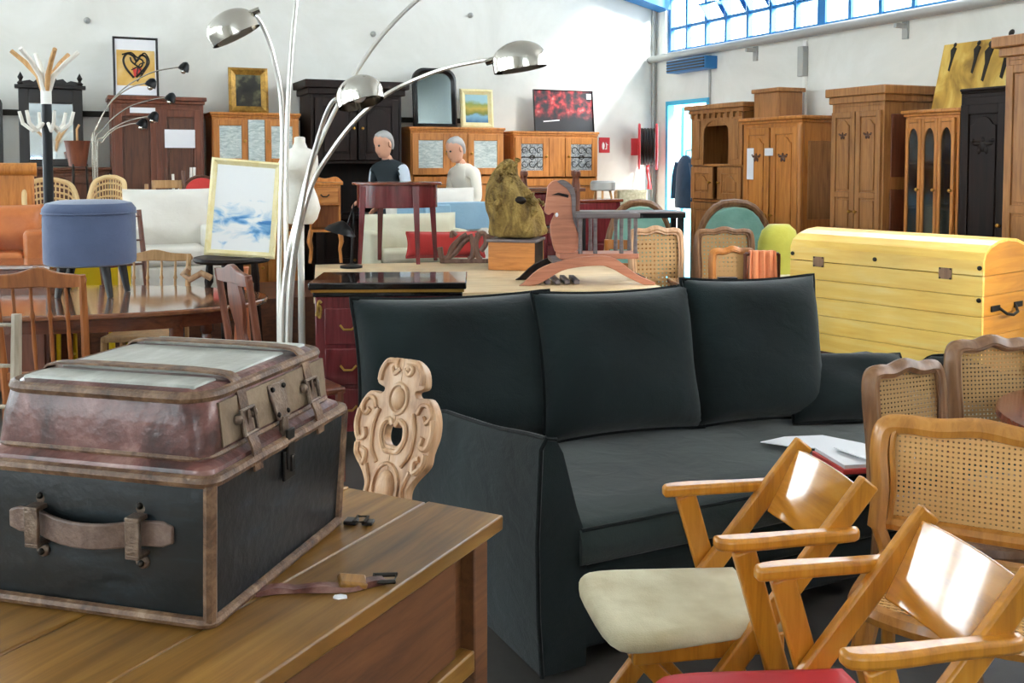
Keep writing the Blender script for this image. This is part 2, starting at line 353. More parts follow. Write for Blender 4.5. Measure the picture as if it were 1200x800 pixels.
# doorway: blue frame, bright yard outside
d = MB()
rbox(d, -.03, .06, DV0, DV0+.05, 0, DZ); rbox(d, -.03, .06, DV1-.05, DV1, 0, DZ); rbox(d, -.03, .06, DV0, DV1, DZ-.05, DZ)
D1 = struct(d.build('door_1', 'cyan_paint', smooth=False))
d = MB(); rbox(d, .20, 1.0, DV0+.01, DV0+.05, .02, DZ-.06); d.build('door_leaf', 'cyan_paint', D1)
d = MB(); rbox(d, .85, .95, DV0+.05, DV0+.08, 1.0, 1.03); d.build('door_handle', 'iron', D1)
# blue rafter end by the corner
m = MB(); vs = []
for v in (.06, .30):
    for (u, z) in ((-.0, 3.30), (-3.2, 4.05), (-3.2, 4.42), (-.0, 3.68)): vs.append(tuple(room(u, v, z)))
m.add(vs, [(0, 1, 2, 3), (7, 6, 5, 4), (0, 4, 5, 1), (1, 5, 6, 2), (2, 6, 7, 3), (3, 7, 4, 0)])
struct(m.build('trim_1', 'blue_steel', smooth=False))
# grey pipe running under the windows, its brackets
pp = MB(); pp.tube([room(-.09, v, 2.735) for v in (-.0, 4, 8, 16)], .045, 12)
P = thing('heating_pipe', 'long grey pipe running along the white wall just under the windows', 'pipe', (0, 0, 0)); pp.build('pipe_run', 'grey_metal', P)
for v in (1.9, 3.9, 5.9, 7.9):
    b = MB(); rbox(b, -.13, 0, v-.015, v+.015, 2.64, 2.68); rbox(b, -.02, 0, v-.03, v+.03, 2.55, 2.70); b.build('pipe_bracket', 'grey_metal', P, smooth=False)
def wallbox(name, label, cat, dims, mat, bevel=.004):
    b = MB(); rbox(b, *dims); return tag(b.build(name, mat, bevel=bevel), label, cat)
v, z = on_right(945, 60, 0)
c = thing('conduit', 'thin vertical cable conduit with switch box on the wall beneath the pipe', 'conduit', (0, 0, 0))
b = MB(); rbox(b, -.03, 0, v-.02, v+.02, .0, 2.68); b.build('conduit_tube', 'white_paint', c); b = MB(); rbox(b, -.07, 0, v-.05, v+.03, 2.33, 2.62); b.build('switch_box', 'grey_metal', c, bevel=.006)
v, z = on_right(833, 70, 0)
c = thing('corner_conduit', 'thin dark conduit running down the white wall beside the vent box', 'conduit', (0, 0, 0))
b = MB(); rbox(b, -.02, 0, v-.012, v+.012, 1.2, 2.69); b.build('conduit_tube', 'grey_metal', c)
v0, z0 = on_right(786, 81, -.1); v1, _ = on_right(832, 70, -.1)
c = thing('vent_box', 'blue louvred vent box hanging above the doorway', 'vent', (0, 0, 0))
b = MB(); rbox(b, -.16, 0, v0, v1, 2.53, 2.67); b.build('vent_body', 'blue_steel', c, bevel=.005)
for k in range(4):
    b = MB(); rbox(b, -.175, -.158, v0+.02, v1-.02, 2.545+k*.032, 2.56+k*.032); b.build('louvre', 'iron', c, smooth=False)
b = MB(); b.tube([room(-.05, .02, z) for z in (0, 2, 4.0)], .022, 8); tag(b.build('corner_pipe', 'grey_metal'), 'thin vertical grey pipe in the corner of the two white walls', 'pipe')
# horizontal cable duct along the back wall behind the furniture
b = MB(); rbox(b, -7.8, -2.4, .002, .03, 1.93, 1.985); tag(b.build('cable_duct', 'iron'), 'dark horizontal cable duct along the end wall behind the furniture', 'duct')
for px, py, wh in ((102, 24, 'beside the framed ochre poster'), (437, 40, 'above the tall near-black dresser'), (551, 18, 'above the small landscape painting')):
    u, z = on_back(px, py, 0); b = MB(); b.lathe([(.0, 0), (.03, .0), (.03, .02), (.012, .05), (0, .055)], 10, room(u, 0, z), Euler((PI/2, 0, YAW)).to_matrix())
    tag(b.build('wall_fixing', 'grey_metal'), 'small metal fixing stub on the bare end wall '+wh, 'fixing', 'fixing stubs on the end wall')
# fire hose reel and small red sign near the corner
u, z = on_back(757, 172, .18); R_ = thing('fire_hose_reel', 'red fire hose reel with dark hose on the end wall by the doorway', 'hose reel', room(u-.05, .30, z), YAW+rad(58))
b = MB()
for y in (-.10, .10):
    b.tube([(.26*math.cos(k*PI/12), y, .26*math.sin(k*PI/12)) for k in range(24)], .016, 8, True)
    for k in range(6): b.bar((0, y, 0), (.26*math.cos(k*PI/3), y, .26*math.sin(k*PI/3)), .02, .02)
b.bar((0, -.11, 0), (0, .12, 0), .05, .05); b.build('reel_drum', 'red_paint', R_)
b = MB()
for k in range(5): b.tube([(.2*math.cos(q*PI/12), -.07+k*.035, .2*math.sin(q*PI/12)) for q in range(24)], .021, 8, True)
b.build('hose', 'black_wood', R_); b = MB(); b.tube([(.2, 0, -.05), (.16, 0, -.3), (.12, -.02, -.42), (.13, -.02, -.5)], [.02, .02, .018, .03], 8); b.build('nozzle', 'red_paint', R_)
b = MB(); b.bb(.13, .16, .03, .20, -.1, .1); b.bb(-.0, .16, .03, .07, -.05, .05); b.build('wall_plate', 'red_paint', R_)
u0, z0 = on_back(703, 178, .01); u1, z1 = on_back(714, 162, .01)
sg = thing('fire_sign', 'small square red pictogram sign beside the glazed buffet', 'sign', room((u0+u1)/2, .0, (z0+z1)/2), YAW)
b = MB(); b.bb(-.07, .07, -.012, 0, -.09, .09); b.build('plate', 'red_paint', sg)
b = MB(); b.sph((-.02, -.013, -.01), (.018, .004, .045), 10, 8); b.prism([(.012, .035), (.045, .0), (.03, .0), (.03, -.05), (-.0, -.05), (-.0, -.04), (.018, -.04), (.018, .0)], -.016, -.012); b.build('pictogram', 'white_paint', sg)

# ------------------------------------------------------------------ cabinets
def door(p, x0, x1, z0, z1, yf, mat, kind='panel', knob=1, pm=None, split=(.5,), carve=False):
    w = x1-x0; h = z1-z0; st = min(.07, w*.18); t = .025; b = MB()
    b.bb(x0, x0+st, yf-t, yf, z0, z1); b.bb(x1-st, x1, yf-t, yf, z0, z1)
    b.bb(x0+st, x1-st, yf-t, yf, z0, z0+st); b.bb(x0+st, x1-st, yf-t, yf, z1-st, z1)
    cuts = [z0+st] + ([z0+h*s for s in split] if kind == 'two' else []) + [z1-st]
    for c_ in cuts[1:-1]: b.bb(x0+st, x1-st, yf-t, yf, c_-st/2, c_+st/2)
    o = b.build('door', mat, p, bevel=.004)
    for i in range(len(cuts)-1):
        a = cuts[i]+(st/2 if i else 0); e = cuts[i+1]-(st/2 if i < len(cuts)-2 else 0)
        q = MB(); xa, xb = x0+st, x1-st
        if kind == 'glass':
            q.bb(xa, xb, yf-.014, yf-.008, a, e); q.build('pane', pm or 'cabinet_glass', o, smooth=False)
        else:
            q.bb(xa, xb, yf-.012, yf-.004, a, e)
            g = .018
            if kind == 'arch' or (kind == 'two' and i == len(cuts)-2 and carve):
                pts = [(xa+g, a+g), (xb-g, a+g), (xb-g, e-.16*w-g)] + [(xb-g-(xb-xa-2*g)*k/8, e-g-.16*w+.16*w*math.sin(PI*k/8)*(1 if 1 < k < 7 else .3)) for k in range(1, 8)] + [(xa+g, e-.16*w-g)]
                q.prism(pts, yf-.024, yf-.010)
            else: q.bb(xa+g, xb-g, yf-.022, yf-.010, a+g, e-g)
            q.build('door_panel', pm or mat, o, bevel=.006)
    if knob:
        kx = x1-st/2 if knob > 0 else x0+st/2
        q = MB(); q.lathe([(.0, 0), (.008, 0), (.008, .012), (.016, .02), (.012, .03), (0, .032)], 10, (kx, yf-t, z0+h*.52), Euler((PI/2, 0, 0)).to_matrix())
        q.build('knob', 'brass', o)
    return o
def carcass(p, Wd, Dp, H, mat, pl=.08, co=.08, ov=.05, shelves=(), solid=()):
    t = .025; x = Wd/2; y = Dp/2; b = MB()
    b.bb(-x, -x+t, -y, y, pl, H-co); b.bb(x-t, x, -y, y, pl, H-co); b.bb(-x+t, x-t, y-.015, y, pl, H-co)
    b.bb(-x+t, x-t, -y, y-.015, pl, pl+t); b.bb(-x+t, x-t, -y, y-.015, H-co-t, H-co)
    for z in shelves: b.bb(-x+t, x-t, -y+.005, y-.015, z-t/2, z+t/2)
    b.bb(-x+t, x-t, -y, -y+.02, H-co-.13, H-co-t); b.bb(-x+t, x-t, -y, -y+.02, pl+t, pl+.06)
    for (x0, x1, z0, z1) in solid: b.bb(x0, x1, -y, -y+.02, z0, z1)
    b.build('carcass', mat, p, bevel=.003)
    b = MB(); b.bb(-x-.01, x+.01, -y-.012, y, 0, pl); b.build('plinth', mat, p, bevel=.006)
    b = MB(); b.bb(-x-ov*.5, x+ov*.5, -y-ov*.5, y, H-co, H-co*.55); b.bb(-x-ov, x+ov, -y-ov, y, H-co*.55, H); b.build('cornice', mat, p, bevel=.008)
def back_thing(name, label, cat, x0, x1, yt, Dp, gap=.04, group=None):
    v = gap+Dp; u0, z0 = on_back(x0, yt, v); u1, z1 = on_back(x1, yt, v)
    return thing(name, label, cat, room((u0+u1)/2, gap+Dp/2), YAW, group), u1-u0, (z0+z1)/2
def right_thing(name, label, cat, xf, xn, yt, Dp, gap=.04, H=None):
    u = -(gap+Dp); v0, z0 = on_right(xf, yt, u); v1, z1 = on_right(xn, yt, u)
    return thing(name, label, cat, room(-(gap+Dp/2), (v0+v1)/2), YAW-PI/2), v1-v0, (z0+z1)/2 if H is None else H
def sheet(name, label, x, z, w, h, yf, p, mat='paper'):
    b = MB(); b.bb(-w/2, w/2, -.003, 0, -h/2, h/2); o = tag(b.build(name, mat), label, 'paper')
    Mx = Matrix.Translation(p.location) @ Euler((0, 0, p.rotation_euler.z)).to_matrix().to_4x4()
    o.location = Mx @ Vector((x, yf, z)); o.rotation_euler = (0, 0, p.rotation_euler.z); return o

# brown wardrobe on the end wall
DW = .5
t_, w_, h_ = back_thing('wardrobe', 'reddish brown two-door wardrobe with two paper notices taped on its doors', 'wardrobe', 130, 238, 113, DW)
carcass(t_, w_, DW, h_, 'red_walnut', co=.07, ov=.03)
for s in (-1, 1): door(t_, min(0, s*w_/2*.96)+.004, max(0, s*w_/2*.96)-.004, .12, h_-.12, -DW/2, 'red_walnut', 'two', -s, 'walnut', split=(.2,))
b = MB(); b.bb(-.02, .02, -DW/2-.035, -DW/2-.025, .12, h_-.12); b.build('centre_moulding', 'red_walnut', t_, bevel=.006)
sheet('paper_notice', 'white paper notice taped on the right door of the reddish wardrobe', w_*.23, zat(162, 9.0), .27, .17, -DW/2-.03, t_)
sheet('paper_strip', 'narrow paper strip taped on the left door of the reddish wardrobe', -w_*.17, zat(129, 9.0), .22, .05, -DW/2-.03, t_)
WARD = (t_.location.copy(), h_)
def gbuffet(name, label, x0, x1, yt, pm, mat='orange_oak', mid=True):
    t_, w, h = back_thing(name, label, 'buffet', x0, x1, yt, .45)
    zb = h-.62; carcass(t_, w, .45, h, mat, co=.05, ov=.02, shelves=(.85, zb))
    for s in (-1, 1):
        door(t_, *sorted((s*w*.10, s*w*.49)), h-.50, h-.07, -.225, mat, 'glass', -s, pm)
        b = MB(); b.bb(*sorted((s*w*.49, s*w*.25)), -.225, -.2, .88, zb-.0); b.build('niche_side', mat, t_, bevel=.003)
        door(t_, *sorted((s*.005, s*w*.49)), .1, .82, -.225, mat, 'panel', -s)
    b = MB(); b.bb(-w*.095, w*.095, -.245, -.225, h-.5, h-.07); b.build('centre_panel', mat if mid else pm, t_, bevel=.004)
    b = MB(); b.bb(-w*.47, w*.47, -.236, -.225, h-.6, h-.52); b.build('frieze', mat, t_, bevel=.003)
    if pm == 'etched_dark':
        for s in (-1, 1):
            q = MB(); cx = s*w*.295; cz = h-.285
            for dx in (-.09, 0, .09):
                for sz in (-1, 1):
                    q.tube([(cx+dx+.045*math.cos(k*PI/7)*(1-k*.05), -.243, cz+sz*(.07+.05*math.sin(k*PI/7)*(1-k*.05))) for k in range(12)], .004, 5)
            q.bar((cx-.15, -.243, cz), (cx+.15, -.243, cz), .006, .012); q.tube([(cx+.03*math.cos(k*PI/6), -.243, cz+.02*math.sin(k*PI/6)) for k in range(12)], .005, 5, True); q.build('iron_scroll', 'iron', t_)
    return t_, w, h
B1 = gbuffet('buffet', 'oak buffet with pale etched panes beneath the gilt framed still life', 248, 350, 132, 'frosted', mid=False)
B2 = gbuffet('buffet', 'bright orange oak buffet with pale panes beneath the arched black mirror', 481, 590, 149, 'frosted')
B3 = gbuffet('buffet', 'orange oak buffet whose panes carry dark scrolls, beside the red pictogram sign', 602, 700, 154, 'etched_dark')
# tall near-black dresser
t_, w_, h_ = back_thing('dresser', 'tall near-black carved dresser with moulded cornice between the oak buffets', 'dresser', 364, 470, 95, .5)
carcass(t_, w_, .5, h_, 'ebony', co=.14, ov=.07, shelves=(.95, 1.5))
for s in (-1, 1):
    door(t_, *sorted((s*.01, s*w_*.46)), 1.52, h_-.18, -.25, 'ebony', 'arch', -s)
    door(t_, *sorted((s*.01, s*w_*.46)), .1, .9, -.25, 'ebony', 'two', -s)
    b = MB(); b.lathe([(.03, .97), (.05, 1.0), (.025, 1.05), (.045, 1.2), (.025, 1.4), (.05, 1.46), (.03, 1.49)], 14, (s*w_*.44, -.2, 0)); b.build('turned_column', 'ebony', t_)
b = MB(); b.bb(-w_/2-.04, w_/2+.04, -.3, .25, .93, .97); b.build('shelf', 'ebony', t_, bevel=.006)
# dark carved pier mirror and its low console
t_, w_, h_ = back_thing('console', 'low brown console under the carved black mirror', 'console', 22, 128, 196, .42)
carcass(t_, w_, .42, h_, 'walnut', co=.05, ov=.02)
for s in (-1, 1): door(t_, *sorted((s*.005, s*w_*.47)), .1, h_-.08, -.21, 'walnut', 'two', -s)
CON = (t_.location.copy(), h_)
def frame(p, w, h, fw, ft, mat, y=0, inner=None, z0=0):
    b = MB(); prof = [(0, 0), (0, -ft*.7), (fw*.35, -ft), (fw*.7, -ft*.6), (fw, -ft*.35), (fw, 0)]
    loops = []
    for (sx, sz) in ((-1, -1), (1, -1), (1, 1), (-1, 1)):
        loops.append([(sx*(w/2-a), y+d_, z0+h/2+sz*(h/2-a)) for a, d_ in prof])
    b.loft(loops, closed=True); return b.build('frame', mat, p, ang=25)
def leaner(name, label, cat, u, v, z, tilt=6):
    o = thing(name, label, cat, room(u, v, z), YAW); o.rotation_euler = (rad(-tilt), 0, YAW); return o
u0, _ = on_back(24, 190, .18); u1, _ = on_back(98, 190, .18); _, zt = on_back(60, 92, .1)
w = u1-u0; h = zt-CON[1]
t_ = leaner('pier_mirror', 'large mirror in a black carved frame with crest and finials', 'mirror', (u0+u1)/2, .30, CON[1]+.005, 4)
b = MB(); fw = w*.16
b.bb(-w/2, -w/2+fw, -.05, 0, 0, h*.86); b.bb(w/2-fw, w/2, -.05, 0, 0, h*.86); b.bb(-w/2+fw, w/2-fw, -.05, 0, 0, fw*.8); b.bb(-w/2+fw, w/2-fw, -.05, 0, h*.70, h*.86)
b.bb(-w/2-.03, w/2+.03, -.07, 0, h*.86, h*.9)
b.build('frame', 'black_wood', t_, bevel=.006)
b = MB(); pts = [(-w*.46, h*.9)]+[(x*w, h*z) for x, z in ((-.44, .94), (-.32, .955), (-.26, .935), (-.2, .975), (-.1, .96), (-.06, 1.03), (0, 1.06), (.06, 1.03), (.1, .96), (.2, .975), (.26, .935), (.32, .955), (.44, .94))]+[(w*.46, h*.9)]
b.prism(pts, -.045, -.005); b.build('crest', 'black_wood', t_, bevel=.004)
for s in (-1, 1):
    b = MB(); b.lathe([(.02, 0), (.03, .02), (.012, .04), (.025, .07), (.005, .11), (0, .12)], 10, (s*(w/2-.02), -.03, h*.9)); b.build('finial', 'black_wood', t_)
b = MB(); b.bb(-w/2+fw, w/2-fw, -.02, -.012, fw*.8, h*.70); b.build('mirror_glass', 'mirror', t_)
u0, _ = on_back(-45, 190, .18); u1, _ = on_back(5, 190, .18); _, z1 = on_back(0, 110, .2); _, z0 = on_back(0, 196, .2)
t_ = leaner('dark_mirror', 'dark framed mirror with rounded top standing at the edge of the mirror console', 'mirror', (u0+u1)/2, .34, 0, 3)
b = MB(); ww = u1-u0; ol = [(-ww/2, 0), (ww/2, 0)]+[(ww/2*math.cos(k*PI/10), z1-ww*.25+ww*.25*math.sin(k*PI/10)) for k in range(11)]; b.prism(ol, -.05, 0); b.build('frame', 'black_wood', t_, bevel=.008)
b = MB(); b.prism([(x*.8, .1+(z*.88)) for x, z in ol], -.056, -.05); b.build('mirror_glass', 'old_mirror', t_)
# pictures standing on the cabinets
def pic(name, label, x0, x1, yt, yb, v, fw, fm, canvas, zbase, tilt=5, mat_w=0, lean_roll=0):
    u0, _ = on_back(x0, yb, v); u1, _ = on_back(x1, yb, v); _, zt = on_back((x0+x1)/2, yt, v); w = u1-u0; h = zt-zbase
    o = leaner(name, label, 'picture', (u0+u1)/2, v+math.sin(rad(tilt))*h*.5, zbase+.004, tilt)
    frame(o, w, h, fw, .035, fm)
    b = MB(); b.bb(-w/2+fw*.9, w/2-fw*.9, -.012, -.004, fw*.9, h-fw*.9); c = b.build('canvas', canvas, o, smooth=False)
    return o, w, h
def paint(name, fn, rough=.6):
    m_, nt, b = newmat(name); b.inputs['Roughness'].default_value = rough; fn(nt, b); return m_
def mixc(nt, fac, a, b_):
    m_ = nt.nodes.new('ShaderNodeMix'); m_.data_type = 'RGBA'; nt.links.new(fac, m_.inputs[0])
    for i, x in ((6, a), (7, b_)):
        if isinstance(x, str): m_.inputs[i].default_value = lin(x)
        else: nt.links.new(x, m_.inputs[i])
    return m_.outputs[2]
def f_still(nt, b):
    n = N(nt, 'ShaderNodeTexNoise', Scale=6.0, Detail=5.0); nt.links.new(coords(nt), n.inputs[0])
    nt.links.new(ramp(nt, n.outputs[0], [(.35, '#14120f'), (.52, '#2d2a20'), (.62, '#6b6a4c'), (.72, '#8a4438')]).outputs[0], b.inputs[0])
def f_land(nt, b):
    g = nt.nodes.new('ShaderNodeSeparateXYZ'); nt.links.new(coords(nt, kind='Generated'), g.inputs[0])
    n = N(nt, 'ShaderNodeTexNoise', Scale=9.0, Detail=5.0); nt.links.new(coords(nt), n.inputs[0])
    ad = N(nt, 'ShaderNodeMath', operation='MULTIPLY_ADD'); nt.links.new(n.outputs[0], ad.inputs[0]); ad.inputs[1].default_value = .35; nt.links.new(g.outputs[2], ad.inputs[2])
    nt.links.new(ramp(nt, ad.outputs[0], [(.2, '#3f6f96'), (.42, '#7fb0c8'), (.5, '#6f7a2d'), (.68, '#c3a944'), (.84, '#8a9a4a'), (.95, '#9fc6cf')]).outputs[0], b.inputs[0])
def f_red(nt, b):
    g = nt.nodes.new('ShaderNodeSeparateXYZ'); nt.links.new(coords(nt, kind='Generated'), g.inputs[0])
    n = N(nt, 'ShaderNodeTexNoise', Scale=11.0, Detail=4.0); nt.links.new(coords(nt), n.inputs[0])
    up = N(nt, 'ShaderNodeMapRange'); up.inputs[1].default_value = .25; up.inputs[2].default_value = .6; nt.links.new(g.outputs[2], up.inputs[0])
    r = ramp(nt, n.outputs[0], [(.42, '#15161f'), (.52, '#6e1d26'), (.62, '#d23b3e'), (.74, '#e9a39a')])
    nt.links.new(mixc(nt, up.outputs[0], '#14151d', r.outputs[0]), b.inputs[0])
def f_blue(nt, b):
    g = nt.nodes.new('ShaderNodeSeparateXYZ'); nt.links.new(coords(nt, kind='Generated'), g.inputs[0])
    n = N(nt, 'ShaderNodeTexNoise', Scale=7.0, Detail=6.0, Distortion=.8); nt.links.new(coords(nt, (1, 1, 2.2), (0, .5, 0)), n.inputs[0])
    a = N(nt, 'ShaderNodeMath', operation='SUBTRACT'); nt.links.new(g.outputs[2], a.inputs[0]); a.inputs[1].default_value = .33
    a2 = N(nt, 'ShaderNodeMath', operation='ABSOLUTE'); nt.links.new(a.outputs[0], a2.inputs[0])
    a3 = N(nt, 'ShaderNodeMath', operation='MULTIPLY_ADD'); nt.links.new(a2.outputs[0], a3.inputs[0]); a3.inputs[1].default_value = 1.0; nt.links.new(n.outputs[0], a3.inputs[2])
    nt.links.new(ramp(nt, a3.outputs[0], [(.40, '#3c7fc0'), (.5, '#7db3de'), (.58, '#cfe0ec'), (.66, '#f2f4f5')]).outputs[0], b.inputs[0])
def f_gold(nt, b):
    n = N(nt, 'ShaderNodeTexNoise', Scale=5.0, Detail=6.0, Distortion=1.0); nt.links.new(coords(nt, (1, 1, .6)), n.inputs[0])
    nt.links.new(ramp(nt, n.outputs[0], [(.35, '#8d6a22'), (.5, '#c39a3c'), (.62, '#d9b85e'), (.75, '#e8dba4')]).outputs[0], b.inputs[0])
def f_ochre(nt, b):
    n = N(nt, 'ShaderNodeTexNoise', Scale=6.0, Detail=5.0); nt.links.new(coords(nt), n.inputs[0])
    nt.links.new(ramp(nt, n.outputs[0], [(.35, '#d6a24a'), (.55, '#e2b765'), (.72, '#ecd09a')]).outputs[0], b.inputs[0])
for nm, fn in (('p_still', f_still), ('p_land', f_land), ('p_red', f_red), ('p_blue', f_blue), ('p_gold', f_gold), ('p_ochre', f_ochre)): paint(nm, fn)
pic('gilt_painting', 'dark still life painting in a wide gilt frame standing on an oak buffet', 268, 314, 80, 131, .2, .07, 'gilt', 'p_still', B1[2])
pic('landscape_painting', 'small landscape painting with blue water in a cream gilt frame', 539, 577, 105, 149, .2, .06, 'cream_gilt', 'p_land', B2[2])
o, w, h = pic('red_canvas', 'wide dark canvas print with blurred red shapes standing on a buffet', 625, 694, 106, 153, .2, .006, 'black_wood', 'p_red', B3[2], 6)
b = MB(); b.bb(w*.40, w*.48, -.016, -.012, h*.80, h*.93); b.build('price_tag', 'paper', o)
b = MB(); b.bar((-w*.35, -.014, h*.24), (-w*.08, -.014, h*.28), .003, .012); b.build('pale_streak', 'paper', o)
# framed ochre poster standing on the wardrobe
o, w, h = pic('framed_poster', 'framed poster with an ochre field and looping dark brush drawing on the wardrobe', 133, 186, 44, 112, .25, .02, 'black_wood', 'paper', WARD[1], 5)
b = MB(); b.bb(-w*.42, w*.42, -.016, -.012, h*.19, h*.78); b.build('ochre_field', 'p_ochre', o)
b = MB(); c0 = [(-.05, .32), (-.22, .48), (-.27, .62), (-.18, .72), (-.05, .68), (.02, .6), (.12, .7), (.24, .66), (.24, .54), (.12, .42), (.0, .33)]
b.tube([Vector((x*w, -.018, z*h)) for x, z in spl2(c0, 5)], .011, 6); b.tube([Vector((x*w, -.018, z*h)) for x, z in spl2([(-.02, .55), (.06, .64), (.16, .6), (.1, .5), (-.08, .58), (-.12, .66)], 5)], .008, 6); b.tube([Vector((x*w, -.018, z*h)) for x, z in spl2([(-.3, .7), (-.1, .74), (.05, .66), (.2, .74), (.3, .6), (.2, .45), (.02, .26)], 5)], .007, 6); b.tube([Vector((x*w, -.018, z*h)) for x, z in spl2([(-.1, .45), (.05, .5), (.12, .4), (.02, .38), (.08, .54), (.2, .58)], 5)], .006, 6); b.build('brush_drawing', 'iron', o)
b = MB(); b.prism([(w*x, h*z) for x, z in ((-.04, .33), (.05, .36), (.14, .48), (.05, .52), (.0, .46), (-.08, .5))], -.019, -.016); b.build('red_patch', 'red_cloth', o)
# arched black mirror on the buffet
u0, _ = on_back(482, 147, .2); u1, _ = on_back(532, 147, .2); _, zt = on_back(505, 81, .2); w = u1-u0; h = zt-B2[2]
t_ = leaner('arched_mirror', 'old mirror in a black frame with rounded upper corners standing on a buffet', 'mirror', (u0+u1)/2, .26, B2[2]+.004, 5)
def rtop(w, h, r): return [(-w/2, 0), (w/2, 0)]+[(w/2-r+r*math.cos(k*PI/12), h-r+r*math.sin(k*PI/12)) for k in range(7)]+[(-w/2+r+r*math.cos(PI/2+k*PI/12), h-r+r*math.sin(PI/2+k*PI/12)) for k in range(7)]
b = MB(); oo = rtop(w, h, w*.25); ii = [(x*.78, h*.06+z*.86) for x, z in oo]; n = len(oo)
vs = [(x, 0, z) for x, z in oo]+[(x, -.05, z) for x, z in oo]+[(x*.9, -.06, h*.03+z*.93) for x, z in oo]+[(x, -.02, z) for x, z in ii]
b.add(vs, [(k*n+j, k*n+(j+1) % n, (k+1)*n+(j+1) % n, (k+1)*n+j) for k in range(3) for j in range(n)]+[tuple(range(n))]); b.build('frame', 'black_wood', t_)
b = MB(); b.prism(ii, -.022, -.016); b.build('mirror_glass', 'old_mirror', t_)

# ------------------------------------------------------------------ right wall furniture
def box_panel(p, x, Dp, H, mat, n=2):       # panels on the visible near side (local +x)
    zs = [.12+(H-.3)*k/n for k in range(n+1)]
    for k in range(n):
        b = MB(); b.bb(x, x+.012, -Dp/2+.07, Dp/2-.07, zs[k]+.05, zs[k+1]-.05); b.build('side_panel', mat, p, bevel=.008)
def leaf_spray(p, x, y, z, k, mat='walnut'):
    b = MB()
    for (dx, dz, rx, rz_) in ((0, 0, .018, .03), (-.035, .012, .026, .012), (.035, .012, .026, .012), (-.02, -.02, .012, .02), (.022, -.02, .012, .02), (0, .03, .012, .014), (.055, .026, .012, .010), (-.055, .026, .012, .010)):
        b.sph((x+dx*k, y, z+dz*k), (rx*k, .010, rz_*k), 8, 5)
    b.build('carved_spray', mat, p)
Dp = .45
t_, w_, h_ = right_thing('carved_bookcase', 'carved oak cabinet with open arched niche and dentil cornice beside the doorway', 'cabinet', 812, 872, 122, Dp)
carcass(t_, w_, Dp, h_, 'oak', co=.09, ov=.07, shelves=(1.1, h_-.62))
zt = h_-.62
b = MB(); pts = [(-w_*.25, h_-.1), (-w_*.25, h_-.3)]+[(w_*.25*math.sin(-PI/2+PI*k/8), h_-.3+.14*math.cos(-PI/2+PI*k/8)) for k in range(1, 8)]+[(w_*.25, h_-.3), (w_*.25, h_-.1)]
b.prism(pts, -Dp/2-.02, -Dp/2); b.build('arched_valance', 'oak', t_, bevel=.004)
for s in (-1, 1):
    b = MB(); b.bb(*sorted((s*w_*.25, s*w_*.5)), -Dp/2-.02, -Dp/2, zt, h_-.1); b.bb(*sorted((s*w_*.31, s*w_*.44)), -Dp/2-.032, -Dp/2-.02, zt+.06, h_-.16); b.build('pilaster', 'oak', t_, bevel=.006)
    door(t_, *sorted((s*.04, s*w_*.49)), 1.12, zt-.02, -Dp/2, 'oak', 'arch', -s); door(t_, *sorted((s*.01, s*w_*.49)), .1, 1.08, -Dp/2, 'oak', 'two', -s)
for k in range(9):
    b = MB(); xx = -w_*.46+w_*.92*k/8; b.bb(xx-.018, xx+.018, -Dp/2-.045, -Dp/2-.005, h_-.14, h_-.09); b.build('dentil', 'oak', t_, smooth=False)
# box and scroll on the armoire tops
Dp = .5
t_, w_, h_ = right_thing('armoire', 'honey oak two-door armoire with carved frieze and a paper on its far door', 'armoire', 872, 940, 137, Dp)
carcass(t_, w_, Dp, h_, 'orange_oak', co=.06, ov=.04)
for s in (-1, 1): door(t_, *sorted((s*.012, s*w_*.46)), .12, h_-.1, -Dp/2, 'orange_oak', 'arch', -s)
for s in (-1, 1):
    leaf_spray(t_, s*w_*.23, -Dp/2-.026, h_-.38, 1.0)
b = MB(); b.lathe([(.03, .12), (.035, .2), (.025, .4), (.025, h_-.4), (.035, h_-.2), (.03, h_-.08)], 12, (w_/2-.01, -Dp/2-.005, 0)); b.build('corner_column', 'orange_oak', t_)
box_panel(t_, w_/2, Dp, h_, 'oak', 2)
sheet('paper_leaflet', 'long white leaflet hanging on the honey oak armoire', -w_*.33, zat(192, 9.3), .1, .3, -Dp/2-.028, t_)
sheet('price_card', 'small white price card on the honey oak armoire', w_*.0, zat(178, 9.2), .12, .07, -Dp/2-.03, t_)
AR = (t_.location.copy(), w_, h_)
t2 = thing('scroll_box', 'small wooden box with a scrolled end on top of the honey oak armoire', 'box', room(-.32, (AR[0]-CORNER).dot(VX)-w_*.30, AR[2]), YAW-PI/2)
b = MB(); b.bb(-.12, .25, -.14, .14, 0, .24); b.bb(-.14, .27, -.16, .16, .24, .28); b.build('box_body', 'oak', t2, bevel=.006)
b = MB(); b.tube([(-.17+.08*math.cos(a)*(1-k*.02), 0, .16+.09*math.sin(a)*(1-k*.02)) for k, a in enumerate([q*PI/6 for q in range(-6, 14)])], [.03]*20, 8); b.build('scroll', 'red_walnut', t2)
Dp = .58
t_, w_, h_ = right_thing('tall_wardrobe', 'tall dark oak wardrobe with moulded cornice and two narrow panelled doors', 'wardrobe', 976, 1037, 102, Dp)
carcass(t_, w_, Dp, h_, 'oak', co=.13, ov=.045)
for s in (-1, 1):
    door(t_, *sorted((s*.006, s*w_*.47)), .2, h_-.2, -Dp/2, 'oak', 'two', -s, split=(.42, .6), carve=True)
    leaf_spray(t_, s*w_*.24, -Dp/2-.024, h_-.40, .7)
box_panel(t_, w_/2, Dp, h_, 'red_walnut', 3)
Dp = .42
t_, w_, h_ = right_thing('vitrine', 'light oak display cabinet with arched glazed doors beside the dark armoire', 'display cabinet', 1062, 1125, 128, Dp, gap=.12)
carcass(t_, w_, Dp, h_, 'orange_oak', co=.05, ov=.03, shelves=(.8, 1.15, 1.5))
